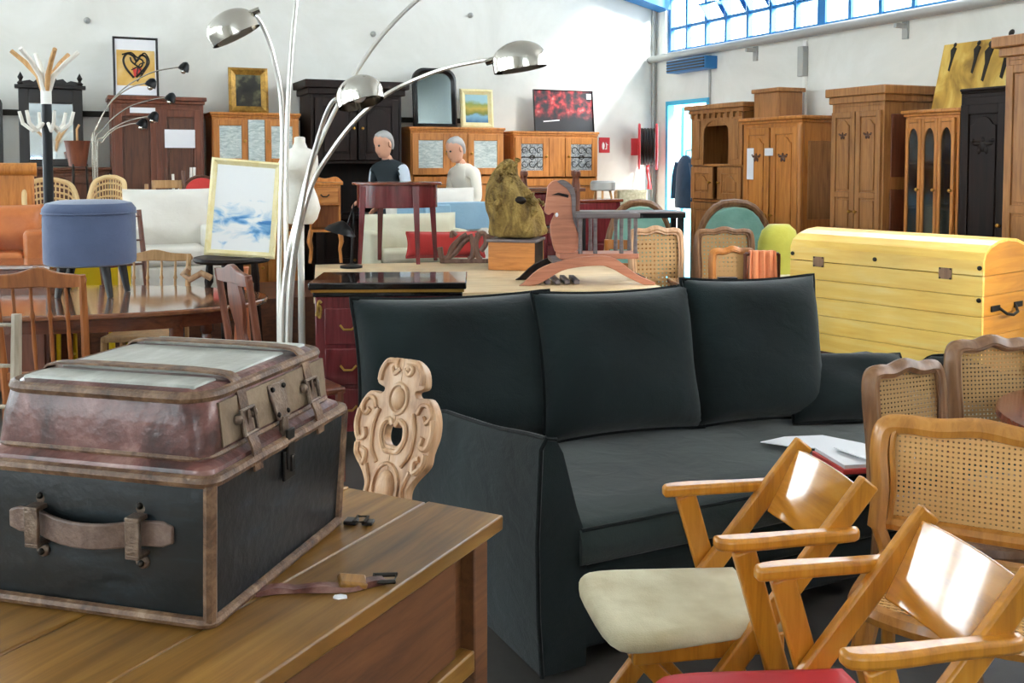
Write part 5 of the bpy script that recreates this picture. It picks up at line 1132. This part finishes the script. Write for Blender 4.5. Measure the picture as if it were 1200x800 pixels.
for sx in (-1, 1):
    q = MB(); q.tube([(sx*(w/2-.05)+.012*a, -.228, zc-.12+.05*c_) for a, c_ in spl2([(-1, -1), (0, 0), (1, -.3), (.5, -1.2), (-.5, -.5), (.2, .5), (1.2, .3)], 4)], .007, 6); q.build('gilt_mount', 'gilt', t_)
    for sy in (-1, 1): b = MB(); b.tube([(sx*(w/2-.06), sy*.19, .13), (sx*(w/2-.05), sy*.2, .06), (sx*(w/2-.07), sy*.19, 0)], [.03, .024, .016], 8); b.build('leg', 'mahogany', t_)
# red oval side table
p = at_z(466, 307, ZT); zt = zat(213, p.y); h = zt-ZT
t_ = thing('oval_side_table', 'glossy reddish mahogany oval side table standing on the long beech table', 'table', (p.x, p.y, ZT), rad(8))
b = MB(); b.slab(ell(.335, .21, 40), h-.022, h); b.build('table_top', 'mahogany_x', t_, bevel=.006); b = MB(); b.slab(ell(.30, .18, 40), h-.19, h-.022); b.build('apron', 'mahogany', t_, bevel=.003)
for (x, y) in ((-.25, -.09), (.13, -.165), (-.12, .165), (.26, .09)): b = MB(); b.bar((x, y, h-.03), (x*1.12, y*1.12, 0), .05, .05, w1=.028, h1=.028, up=(0, 1, 0)); b.build('leg', 'mahogany', t_, bevel=.003)
# orange night stand
p = at_z(396, 302, ZT); t_ = thing('night_stand', 'small orange oak night stand with one drawer and open niche on the beech table', 'night stand', (p.x-.04, 7.38, ZT), rad(10)); h = zat(212, 7.3)-ZT; w = .27
b = MB(); b.bb(-w/2, w/2, -.12, .12, h-.03, h-.01); b.bb(-w/2+.02, w/2-.02, -.11, .11, h-.18, h-.03); b.bb(-w/2+.02, -w/2+.035, -.11, .11, h-.36, h-.18); b.bb(w/2-.035, w/2-.02, -.11, .11, h-.36, h-.18); b.bb(-w/2+.02, w/2-.02, .095, .11, h-.36, h-.18); b.bb(-w/2+.02, w/2-.02, -.11, .11, h-.38, h-.36); b.build('body', 'orange_oak', t_, bevel=.004)
b = MB(); b.prism(spl2([(-w/2, h-.01), (-w*.3, h+.03), (0, h+.015), (w*.3, h+.03), (w/2, h-.01)], 4), .1, .12); b.build('gallery', 'orange_oak', t_)
b = MB(); b.bb(-w/2+.035, w/2-.035, -.122, -.11, h-.165, h-.045); o = b.build('drawer', 'orange_oak_x', t_, bevel=.004); b = MB(); b.tube([(-.03, -.124, h-.10), (-.015, -.14, h-.115), (.015, -.14, h-.115), (.03, -.124, h-.10)], .005, 6); b.build('handle', 'iron', o)
for sx in (-1, 1):
    for sy in (-1, 1): b = MB(); b.tube([(sx*(w/2-.03), sy*.1, h-.37), (sx*(w/2-.015), sy*.11, h-.45), (sx*(w/2-.03), sy*.1, .1), (sx*(w/2-.02), sy*.11, 0)], [.018, .017, .011, .012], 8); b.build('leg', 'orange_oak', t_)
# black desk lamp
p = at_z(440, 305, ZT); t_ = thing('desk_lamp', 'black angled desk lamp with wide dish shade beside the red oval table', 'lamp', (p.x-.10, 6.95, ZT))
b = MB(); b.lathe([(0, 0), (.08, 0), (.08, .015), (.015, .03), (0, .03)], 18); b.build('base', 'black_metal', t_)
e = at_D(408, 262, 6.95)-t_.location; b = MB(); b.tube([(0, 0, .02), (.02, 0, .3), e+Vector((.04, 0, .14)), e], .01, 8); b.build('arm', 'black_metal', t_)
b = MB(); b.lathe([(.012, .05), (.03, .04), (.09, .0), (.115, -.035), (.108, -.035), (.02, .03), (0, .03)], 20, e+Vector((-.05, 0, -.03)), Euler((0, rad(15), 0)).to_matrix()); b.build('shade', 'black_metal', t_)
# carved antler-like crest and red cushion behind it
cushion('red_cushion', 'red cushion lying behind the carved crest on the beech table', tuple(at_z(520, 305, ZT)+Vector((0, .22, .0))), rad(4), .62, .2, .12, 12, 'red_cloth', 'red_cloth')
t_ = thing('carved_crest', 'brown carved wooden crest with curling branches leaning on the red cushion', 'carving', tuple(at_z(547, 308, ZT)+Vector((0, .0, .0))), rad(3)); s_ = 7.2/1150
def tr(pts): return [Vector(((x-148)/4*s_*1.0, 0, (508-y)/4*s_+.012)) for x, y in [(a, c_) for a, c_ in pts]]
for pts, r in (([(20, 440), (30, 490), (60, 490), (80, 440), (120, 400), (150, 380)], .022), ([(45, 495), (90, 470), (130, 420), (160, 400), (190, 410)], .02), ([(160, 380), (180, 430), (175, 480), (160, 500)], .022), ([(210, 370), (190, 420), (200, 480), (215, 500)], .022), ([(190, 385), (230, 375), (240, 420), (215, 460)], .02), ([(240, 390), (300, 400), (320, 440), (300, 490), (270, 480)], .022), ([(250, 400), (290, 440), (330, 470), (360, 460)], .02), ([(100, 385), (80, 370), (75, 395)], .016), ([(350, 455), (365, 475), (345, 490), (320, 500)], .018)):
    b = MB(); b.tube(spline(tr(pts), 5), r, 8); b.build('branch', 'antler_wood', t_)
b = MB(); b.bb(-.2, .3, -.02, .02, 0, .03); b.build('crest_base', 'antler_wood', t_, bevel=.006)
# crate and root sculpture
p = at_z(605, 314, ZT); zc = zat(279, 6.9)
t_ = thing('orange_crate', 'orange wooden crate under the root sculpture on the beech table', 'crate', (p.x, 6.92, ZT), rad(-14)); h = zc-ZT; w = .33
for s in (-1, 1):
    b = MB(); b.bb(-w/2, w/2, *sorted((s*.15, s*.135)), .0, h-.02); b.build('side_board', 'orange_oak_x', t_, bevel=.003); b = MB(); b.bb(*sorted((s*w/2, s*(w/2-.015))), -.134, .134, 0, h-.02); b.build('end_board', 'ebony', t_, bevel=.003)
b = MB(); b.bb(-w/2-.012, w/2+.012, -.162, .162, h-.02, h); b.build('lid', 'grey_wood', t_, bevel=.004)
t2 = thing('root_sculpture', 'gnarled mossy tree root sculpture standing on the orange crate', 'sculpture', (p.x-.02, 6.92, zc+.001))
H_ = zat(186, 6.92)-zc; b = MB(); lo = []; rnd = random.Random(3)
px_c = lambda y: {0: 0}.get(y, 0)
secs = [(0, .185, .03), (.06, .195, .03), (.2, .20, .02), (.35, .19, .0), (.5, .175, -.02), (.6, .165, -.03), (.7, .12, -.05), (.78, .09, -.06), (.86, .08, -.045), (.93, .06, -.035), (1.0, .02, -.03)]
for i, (f, r, cx) in enumerate(secs):
    ringp = []
    for q in range(28):
        a = q*2*PI/28; rr_ = r*(1+.13*math.sin(a*5+f*6)+.09*math.sin(a*9-f*11)+.06*rnd.uniform(-1, 1)); ringp.append((cx+rr_*math.cos(a), .75*rr_*math.sin(a), max(0, f*H_+(.02*rnd.uniform(-1, 1) if 0 < i < 10 else 0))))
    lo.append(ringp)
b.loft(lo); b.build('root_body', 'root', t2, sub=1, ang=180)
for (q0, q1, q2, r) in (((-.06, -.06, H_*.62), (-.11, -.09, H_*.78), (-.07, -.06, H_*.92), .03), ((.10, -.09, H_*.15), (.15, -.10, H_*.4), (.12, -.08, H_*.55), .032), ((-.1, -.1, .04), (-.12, -.11, H_*.35), (-.1, -.1, H_*.55), .03), ((.13, 0, H_*.5), (.19, -.02, H_*.46), (.215, -.03, H_*.42), .02), ((-.03, -.05, H_*.8), (.02, -.05, H_*.95), (.03, -.04, H_*.99), .022)):
    b = MB(); b.tube(spline([q0, q1, q2], 6), [r*(.7+.3*math.sin(i*1.7)) for i in range(13)], 8); b.build('root_strand', 'root', t2)
b = MB(); b.sph((.04, -.12, H_*.48), (.05, .03, .03), 10, 6); b.build('hollow_shade', 'ebony', t2)  # dark lump on the root, shade of a hollow put into colour
# finial chair
p = at_D(642, 240, 7.42); t_ = thing('finial_stool', 'small dark red stool with four ball-topped posts behind the rocking horse', 'stool', (p.x, p.y, ZT), rad(10))
zt = zat(199, 7.42)-ZT
for (x, y) in ((-.20, -.12), (.2, -.12), (-.17, .1), (.23, .1)):
    b = MB(); b.lathe([(.018, 0), (.022, .1), (.016, .25), (.022, zt-.12), (.014, zt-.06), (.026, zt-.035), (.024, zt-.01), (0, zt)], 10, (x, y, 0)); b.build('post', 'red_walnut', t_)
b = MB(); b.bb(-.24, .26, -.14, .13, zt-.16, zt-.135); b.build('shelf', 'walnut_x', t_, bevel=.004); b = MB(); b.bb(-.18, .2, -.1, .08, zt-.42, zt-.17); b.build('padded_side', 'mahogany', t_, bevel=.02)
b = MB(); b.bb(-.19, .22, -.12, .1, zt-.47, zt-.43); b.build('lower_shelf', 'walnut_x', t_)
# rocking horse: traced side boards, cut from thick plank
RH = 6.12; sc = RH/1150
an = at_D(690, 335, RH)
rh = thing('rocking_horse', 'weathered wooden rocking horse with flat carved head and railed seat on the beech table', 'rocking horse', (an.x, RH, ZT), rad(4))
def T(x, y): return ((600+x/4-690)*sc, (zat(180+y/4, RH)-ZT))
hd = spl2([T(*q) for q in ((165, 150), (190, 127), (232, 126), (262, 148), (282, 190), (285, 300), (302, 365), (304, 450), (214, 470), (184, 405), (176, 335), (196, 283), (184, 276), (166, 286), (150, 268), (155, 230), (160, 190))], 3)
b = MB(); b.prism(hd, -.025, .025); b.build('head', 'horse_wood', rh, bevel=.005)
b = MB(); b.prism(spl2([T(*q) for q in ((205, 130), (235, 122), (272, 145), (292, 190), (294, 300), (312, 370), (280, 300), (272, 200), (250, 160))], 3), -.032, .032); b.build('mane', 'grey_wood', rh)
b = MB(); x, z = T(205, 190); b.prism([(x-.035, z-.004), (x+.01, z+.012), (x+.075, z-.004), (x+.07, z-.022), (x+.01, z-.004)], -.029, -.024); b.build('forelock', 'ebony', rh); b = MB(); x, z = T(205, 285); b.sph((x, -.027, z), (.010, .006, .014), 8, 6); b.build('stud', 'paper', rh)
z0 = T(0, 472)[1]
b = MB(); b.bb(T(212, 0)[0], T(582, 0)[0], -.11, .11, z0-.02, z0+.014); b.build('body_board', 'horse_wood', rh, bevel=.006)
z1 = T(0, 290)[1]
for y in (-.1, .1):
    b = MB(); b.bb(T(288, 0)[0], T(586, 0)[0], y-.014, y+.014, z1-.012, z1+.022); b.build('seat_rail', 'grey_wood', rh, bevel=.006)
    for xx in (308, 378, 500, 566): b = MB(); x = T(xx, 0)[0]; b.tube([(x, y, z0+.014), (x, y, (z0+z1)/2), (x, y, z1-.01)], [.014, .011, .013], 8); b.build('spindle', 'grey_wood', rh)
b = MB(); b.bb(T(560, 0)[0], T(586, 0)[0], -.1, .1, z1-.012, z1+.022); b.build('back_rail', 'grey_wood', rh, bevel=.006)
zb_ = 0
def rocker(y, mat):
    up = [T(40, 590), T(110, 528), T(200, 492), T(300, 474), T(400, 468), T(470, 484), T(560, 550), T(650, 628)]
    lo_ = [(T(650, 0)[0], 0.0), (T(600, 0)[0], .0), T(520, 566), T(440, 522), T(390, 512), T(300, 518), T(215, 535), T(120, 590), (T(70, 0)[0], .0), (T(20, 0)[0], .0)]
    up = [(x, max(z, .012)) for x, z in up]; lo_ = [(x, max(z, 0)) for x, z in lo_]
    b = MB(); b.prism([(x, z) for x, z in spl2(up, 3)]+[(x, max(0, z)) for x, z in spl2(lo_, 3)], y-.018, y+.018); b.build('rocker', mat, rh, bevel=.004)
rocker(-.15, 'horse_wood'); rocker(.15, 'ebony')
for xx in (200, 400): b = MB(); x = T(xx, 0)[0]; b.bb(x-.03, x+.03, -.16, .16, z0-.045, z0-.02); b.build('cross_bar', 'grey_wood', rh, bevel=.004)
for k in range(5): b = MB(); x = T(110+k*45, 0)[0]; b.bb(x-.016, x+.016, -.14, .14, .004, .03); b.build('foot_slat', 'grey_wood', rh, bevel=.003)

# ------------------------------------------------------------------ right middle: bar table, settees, chairs
BY = 7.82; zt = zat(247, BY); xa = at_D(675, 247, BY).x; xb = at_D(799, 247, BY).x
t_ = thing('bar_table', 'tall narrow black metal bar table behind the rocking horse', 'table', ((xa+xb)/2, BY, 0), rad(3)); w = (xb-xa)/2
b = MB(); b.bb(-w, w, -.16, .16, zt-.05, zt-.012); b.build('frame', 'black_metal', t_, bevel=.004); b = MB(); b.bb(-w, w, -.165, .165, zt-.012, zt); b.build('top', 'grey_wood', t_, bevel=.003)
for sx in (-1, 1):
    for sy in (-1, 1): b = MB(); b.bar((sx*(w-.035), sy*.13, 0), (sx*(w-.035), sy*.13, zt-.05), .045, .045); b.build('leg', 'black_metal', t_)
def round_settee(label, x0, x1, yt, D, mat='green_velvet', fm='red_walnut'):
    a = at_D(x0, yt, D); e = at_D(x1, yt, D); w = (e.x-a.x)/2; zt = a.z
    t = thing('round_back_settee', label, 'settee', ((a.x+e.x)/2, D-.2, 0), rad(6)); hh = zt-.5
    arc = [(w*(abs(math.cos(k*PI/16))**.75)*(1 if k < 8 else -1), .18, .5+hh*math.sin(k*PI/16)**.85) for k in range(17)]
    b = MB(); b.tube([(w, .18, .38)]+arc+[(-w, .18, .38)], .032, 8); b.build('frame', fm, t)
    b = MB(); b.prism([(x*.95, .44+(z-.44)*.95) for x, y, z in arc], .15, .20); b.build('back_pad', mat, t, bevel=.015)
    b = MB(); b.bb(-w*.95, w*.95, -.25, .15, .36, .46); b.build('seat_pad', mat, t, bevel=.03, seg=3)
    for sx in (-1, 1):
        for y in (-.22, .17): b = MB(); b.tube([(sx*w*.9, y, .38), (sx*w*.92, y, .2), (sx*w*.9, y, 0)], [.03, .022, .018], 8); b.build('leg', fm, t)
    return t
round_settee('green velvet settee with high rounded wooden back before the honey oak armoire', 815, 910, 237, 8.25, fm='cane_frame')
round_settee('green velvet settee with rounded back half hidden by the black bar table', 712, 792, 237, 8.7, fm='cane_frame')
def fchair(label, x0, x1, yt, D, rz, **k):
    a = at_D(x0, yt, D); e = at_D(x1, yt, D); return cane_chair(label, ((a.x+e.x)/2, D-.25, 0), rz, max(.3, (e.x-a.x)), a.z, pitch=.03, sw=.010, **k)
fchair('cane-backed chair in front of the rounded green settee', 818, 884, 268, 7.55, rad(4), rake=5)
fchair('cane-backed chair with pale frame seen through the bar table legs', 745, 808, 267, 7.05, rad(12), rake=5, fm='carved_wood')
fchair('orange wood chair with low cane back near the pine chest', 840, 886, 291, 6.66, rad(8), fm='orange_oak', rake=4)
a = at_D(735, 285, 7.62)
chair('orange wooden chair standing under the bar table edge', (.93, 7.42, 0), rad(165), .34, .95, 'rails', fm='orange_oak')
# small polished table
p = at_z(826, 326, .75); t_ = thing('small_polished_table', 'small polished brown table beside the end of the beech table', 'table', (p.x+.02, 6.12, 0), rad(6))
b = MB(); b.bb(-.24, .24, -.24, .24, .72, .75); b.build('table_top', 'polished', t_, bevel=.006); b = MB(); b.bb(-.2, .2, -.2, .2, .64, .72); b.build('apron', 'polished_rim', t_)
for sx in (-1, 1):
    for sy in (-1, 1): b = MB(); b.bar((sx*.19, sy*.19, .66), (sx*.2, sy*.2, 0), .04, .04, w1=.028, h1=.028); b.build('leg', 'polished_rim', t_)
b = MB(); b.bb(-.06, .06, -.03, .03, 0, .02); o = tag(b.build('black_tray', 'black_metal', bevel=.004), 'small black tray lying on the small polished table', 'tray'); o.location = (p.x+.12, 6.2, .751)
# lime tub chair with coral cloth over it
a = at_D(916, 268, 6.15); t_ = thing('lime_armchair', 'lime yellow rounded tub armchair beside the pine chest', 'armchair', (a.x+.13, 6.52, 0), rad(20))
zt = a.z; b = MB(); lo = []
for z, r in ((.12, .18), (.3, .19), (.6, .18), (zt-.12, .16), (zt-.04, .13), (zt, .08)): lo.append([(r*math.cos(q*PI/10)*.95, r*math.sin(q*PI/10)*.6+.08, z) for q in range(20)])
b.loft(lo); b.build('tub_back', 'lime_cloth', t_, ang=180); b = MB(); b.bb(-.2, .2, -.24, .1, .12, .44); b.build('seat', 'lime_cloth', t_, bevel=.04, seg=3)
b = MB(); b.pillow(.24, .3, .08, 10, Matrix.Translation((-.05, -.09, .62))); b.build('print_cushion', 'beige_print', t_)
for sx in (-1, 1):
    for y in (-.2, .15): b = MB(); b.bar((sx*.13, y, 0), (sx*.13, y, .13), .04, .04); b.build('foot', 'black_wood', t_)
p = at_D(893, 296, 5.82); b = MB(); lo = []
for k in range(13):
    x = -.075+.15*k/12; f = .012*math.sin(k*1.9); lo.append([(x, -.03+f, .0), (x*1.1, -.045+f, -.2), (x*1.25, -.05+f*1.5, -.42), (x*1.25, -.03+f*1.5, -.42), (x*1.1, -.02+f, -.2), (x, .02+f, -.02), (x*1.1, .05, -.2), (x*1.1, .065, -.2), (x, .03+f, .012), (x, -.02+f, .014)])
b.loft(lo); q = b.build('draped_cloth', 'coral_cloth', ang=60); tag(q, 'coral cloth draped over the low stand beside the lime armchair', 'cloth'); q.location = p
t_ = thing('towel_stand', 'slim wooden towel stand under the coral cloth', 'stand', (p.x, p.y, 0))
b = MB(); b.tube([(-.1, .0, p.z-.008), (.1, .0, p.z-.008)], .011, 8); b.build('rail', 'red_walnut', t_)
for s in (-1, 1): b = MB(); b.tube([(s*.1, 0, p.z-.005), (s*.1, 0, .03)], .011, 8); b.bar((s*.1, -.12, .015), (s*.1, .12, .015), .03, .03); b.build('upright', 'red_walnut', t_)
# maroon chest with grey stool on it, printed headboard in the corner
D_ = 9.6; a = at_D(622, 233, D_); e = at_D(722, 233, D_); t_ = thing('maroon_chest', 'dark maroon chest of drawers behind the bar table', 'chest', ((a.x+e.x)/2, D_, 0), YAW); w = (e.x-a.x)/2
b = MB(); b.bb(-w, w, -.2, .2, .05, a.z-.03); b.build('body', 'mahogany', t_, bevel=.01); b = MB(); b.bb(-w-.02, w+.02, -.22, .22, a.z-.03, a.z); b.build('top', 'mahogany_x', t_, bevel=.006)
for k in range(3): b = MB(); z0 = .1+k*(a.z-.2)/3; b.bb(-w+.03, w-.03, -.215, -.2, z0, z0+(a.z-.2)/3-.02); b.build('drawer', 'mahogany', t_, bevel=.004)
for sx in (-1, 1): b = MB(); b.bb(*sorted((sx*w, sx*(w-.08))), -.2, .2, 0, .05); b.build('foot', 'mahogany', t_)
p = at_D(707, 232, 9.62); h = zat(212, 9.62)-a.z; t_ = thing('grey_stool', 'small round grey padded stool on the maroon chest', 'stool', (p.x, 9.68, a.z+.001))
b = MB(); b.lathe([(0, h*.45), (.11, h*.45), (.125, h*.5), (.125, h*.9), (.11, h), (0, h)], 20); b.build('pad', 'grey_metal', t_)
for k in range(3): b = MB(); an_ = k*2*PI/3+.4; b.tube([(.08*math.cos(an_), .08*math.sin(an_), h*.47), (.10*math.cos(an_), .10*math.sin(an_), 0)], .012, 6); b.build('leg', 'light_chair', t_)
u, z = on_back(740, 222, .35); t_ = thing('printed_headboard', 'beige print padded headboard against the end wall by the doorway', 'headboard', room(u, .35, 0), YAW)
b = MB(); b.bb(-.22, .2, -.05, .05, 0, z); b.build('padded_board', 'beige_print', t_, bevel=.03, seg=3); b = MB(); b.bb(-.24, .22, -.04, .06, 0, .3); b.build('foot_board', 'walnut', t_)

# ------------------------------------------------------------------ two visitors
def person(label, loc, rz, H, joints, clothes, hairmat, head_pitch=0, head_yaw=0):
    k = H/1.78; t = thing('person', label, 'person', loc, rz)
    names = list(joints); verts = [Vector(joints[n][0])*k for n in names]; idx = {n: i for i, n in enumerate(names)}
    edges = [(idx[joints[n][1]], idx[n]) for n in names if joints[n][1]]
    me = bpy.data.meshes.new('tmp'); me.from_pydata(verts, edges, []); o = bpy.data.objects.new('tmp', me); COL.objects.link(o)
    md = o.modifiers.new('skin', 'SKIN'); me_sv = me.skin_vertices[0].data if me.skin_vertices else None
    if me_sv is None:
        bm = bmesh.new(); bm.from_mesh(me); bm.verts.layers.skin.verify(); bm.to_mesh(me); bm.free(); me_sv = me.skin_vertices[0].data
    for i, n in enumerate(names):
        r = joints[n][2]; me_sv[i].radius = (r[0]*k, r[1]*k) if isinstance(r, tuple) else (r*k, r*k); me_sv[i].use_root = (n == 'pelvis')
    sb = o.modifiers.new('sub', 'SUBSURF'); sb.levels = 2; sb.render_levels = 2
    dg = bpy.context.evaluated_depsgraph_get(); dg.update(); ev = bpy.data.meshes.new_from_object(o.evaluated_get(dg))
    vs = [tuple(v.co) for v in ev.vertices]; fs = [tuple(p_.vertices) for p_ in ev.polygons]
    bpy.data.objects.remove(o)
    nbody = len(fs)
    # head: rings from chin to crown with brow, nose and jaw
    hc = Vector(joints['head'][0])*k; Mh = Matrix.Translation(hc) @ Euler((head_pitch, 0, head_yaw)).to_matrix().to_4x4()
    hb = MB(); lo = []
    for z, rx, ryf, ryb in ((-.125, .03, .05, .02), (-.11, .045, .085, .03), (-.08, .058, .092, .055), (-.04, .068, .092, .08), (0, .073, .092, .095), (.04, .075, .096, .1), (.075, .07, .088, .095), (.1, .052, .06, .07), (.115, .022, .025, .03)):
        ringp = []
        for q in range(24):
            a = q*PI/12; c_, s_ = math.cos(a), math.sin(a); y = s_*(ryb if s_ > 0 else ryf)
            if s_ < -.95 and -.05 < z < .03: y -= .018 if z < -.01 else .008      # nose
            ringp.append((rx*c_*k, y*k, z*k))
        lo.append(ringp)
    hb.loft(lo)
    for s in (-1, 1): hb.sph((s*.076*k, .01*k, -.005*k), (.012*k, .02*k, .032*k), 8, 6)
    off = len(vs); vs += [tuple(Mh @ Vector(p_)) for p_ in hb.v]; fs += [tuple(i+off for i in f) for f in hb.f]
    # hands
    for s, wr, el in ((-1, 'wrist_l', 'elbow_l'), (1, 'wrist_r', 'elbow_r')):
        w_ = Vector(joints[wr][0])*k; d_ = (w_-Vector(joints[el][0])*k).normalized(); side = d_.orthogonal().normalized(); nn = d_.cross(side)
        h_ = MB(); h_.loft([[w_+d_*a*k+side*(c1*math.cos(q*PI/5)*k)+nn*(c2*math.sin(q*PI/5)*k) for q in range(10)] for a, c1, c2 in ((-.02, .024, .02), (.03, .036, .016), (.09, .040, .014), (.1, .036, .01))])
        for f in range(4):
            b0 = w_+d_*.09*k+side*((-.029+.0195*f)*k); ln = (.062, .074, .07, .055)[f]*k; h_.tube([b0, b0+d_*ln*.5+nn*.006*k, b0+d_*ln+nn*.022*k], [.009*k, .0085*k, .007*k], 6)
        b0 = w_+d_*.035*k-side*.03*k; h_.tube([b0, b0+d_*.03*k-side*.025*k, b0+d_*.065*k-side*.03*k], [.011*k, .0105*k, .008*k], 6)
        off = len(vs); vs += [tuple(p_) for p_ in h_.v]; fs += [tuple(i+off for i in f) for f in h_.f]
    b = MB(); b.v = vs; b.f = fs; body = b.build('body', 'skin', t, ang=180)
    for mn in clothes: body.data.materials.append(MATS[clothes[mn]])
    keys = list(clothes); hipz = Vector(joints['pelvis'][0]).z*k
    nz = Vector(joints['neck'][0]).z*k
    for i, p_ in enumerate(body.data.polygons):
        if i >= nbody: continue
        c_ = p_.center
        if c_.z < .09*k: p_.material_index = 1+keys.index('shoe')
        elif c_.z < hipz+.06*k and abs(c_.x) < .21*k and min((c_-Vector(joints[q][0])*k).length for q in ('wrist_l', 'wrist_r')) > .09*k: p_.material_index = 1+keys.index('leg')
        elif c_.z < nz+.01*k and min((c_-Vector(joints[q][0])*k).length for q in ('wrist_l', 'wrist_r')) > .06*k:
            p_.material_index = 1+keys.index('vest' if 'vest' in keys and abs(c_.x) < .19*k else 'top')
    for nm, z, mat_ in (('eye', .012, 'eye'),):
        for s in (-1, 1):
            q = MB(); q.sph(Mh @ Vector((s*.03*k, -.088*k, z*k)), .011*k, 8, 6); q.build('eye', mat_, body)
    q = MB(); q.sph(Mh @ Vector((0, -.09*k, -.068*k)), (.024*k, .008*k, .007*k), 8, 6); q.build('mouth', 'lips', body)
    q = MB(); lo = []
    for z, rx, yf, yb in ((-.07, .055, .045, .075), (-.03, .074, .03, .095), (.01, .08, .02, .105), (.045, .082, -.03, .112), (.08, .078, -.075, .105), (.11, .058, -.055, .08), (.126, .02, -.015, .04)):
        lo.append([(rx*math.cos(a*PI/10)*k, ((yf+yb)/2+(yb-yf)/2*math.sin(a*PI/10))*k, (z+.004*math.sin(a*4))*k) for a in range(20)])
    q.loft(lo); q.v = [tuple(Mh @ Vector(p_)) for p_ in q.v]; q.build('hair', hairmat, t, ang=180)
    return t
def skeleton(lean=0, arml=((-.2, -.05, 1.12), (-.16, -.25, 1.02)), armr=((.24, .0, 1.12), (.2, -.22, 1.0))):
    L = lambda z: (0, -lean*max(0, (z-.95)), z)
    def at(x, y, z): return (x, y-lean*max(0, (z-.95)), z)
    J = {'pelvis': (at(0, 0, .95), None, (.15, .11)), 'waist': (at(0, 0, 1.1), 'pelvis', (.14, .10)), 'chest': (at(0, .01, 1.3), 'waist', (.165, .115)), 'upper': (at(0, .01, 1.42), 'chest', (.12, .09)), 'neck': (at(0, -.005, 1.5), 'upper', .055), 'nape': (at(0, -.02, 1.56), 'neck', .05),
         'shoulder_l': (at(-.19, .01, 1.42), 'upper', .065), 'shoulder_r': (at(.19, .01, 1.42), 'upper', .065), 'elbow_l': (arml[0], 'shoulder_l', .048), 'wrist_l': (arml[1], 'elbow_l', .03), 'elbow_r': (armr[0], 'shoulder_r', .048), 'wrist_r': (armr[1], 'elbow_r', .03),
         'hip_l': ((-.1, 0, .86), 'pelvis', .1), 'hip_r': ((.1, 0, .86), 'pelvis', .1), 'knee_l': ((-.11, -.02, .48), 'hip_l', .065), 'knee_r': ((.11, .0, .48), 'hip_r', .065), 'ankle_l': ((-.11, .02, .09), 'knee_l', .045), 'ankle_r': ((.11, .04, .09), 'knee_r', .045), 'toe_l': ((-.12, -.14, .035), 'ankle_l', .035), 'toe_r': ((.12, -.12, .035), 'ankle_r', .035)}
    hd = at(0, -.045, 1.655); Jh = dict(J); Jh['head'] = (hd, None, .0); return Jh
def make_person(label, px, v, yt, rz, lean, clothes, hp, arml, armr):
    u, z = on_back(px, yt, v); J = skeleton(lean, arml, armr); head = J['head']; JJ = {a: c_ for a, c_ in J.items() if a != 'head'}
    class JD(dict): pass
    full = JD(JJ); H = z
    # the head is not part of the skin skeleton
    orig = list(JJ)
    def run():
        d = JD(JJ); d2 = dict(d); d2['head'] = head; return d2
    return person2(label, room(u, v, 0), rz, H, JJ, head, clothes, hp)
def person2(label, loc, rz, H, JJ, head, clothes, hp):
    J = dict(JJ)
    class W_(dict):
        def __iter__(s): return (a for a in dict.keys(s) if a != 'head')
        def __len__(s): return dict.__len__(s)-1
    d = W_(J); dict.__setitem__(d, 'head', (head[0], None, 0)); return person(label, loc, rz, H, d, clothes, 'grey_hair', hp)
make_person('grey-haired person in a dark vest and pale blue shirt before the dark dresser', 459, .89, 154, YAW-rad(62), .10, {'top': 'shirt_blue', 'vest': 'dark_vest', 'leg': 'trouser', 'shoe': 'shoe'}, rad(18), ((-.22, -.06, 1.13), (-.14, -.30, 1.10)), ((.25, -.04, 1.13), (.16, -.28, 1.06)))
make_person('grey-haired person in a loose cream shirt bending before the orange oak buffet', 552, .89, 161, YAW-rad(75), .22, {'top': 'shirt_white', 'leg': 'trouser', 'shoe': 'shoe'}, rad(22), ((-.22, -.12, 1.13), (-.14, -.36, 1.08)), ((.25, -.10, 1.13), (.16, -.34, 1.05)))
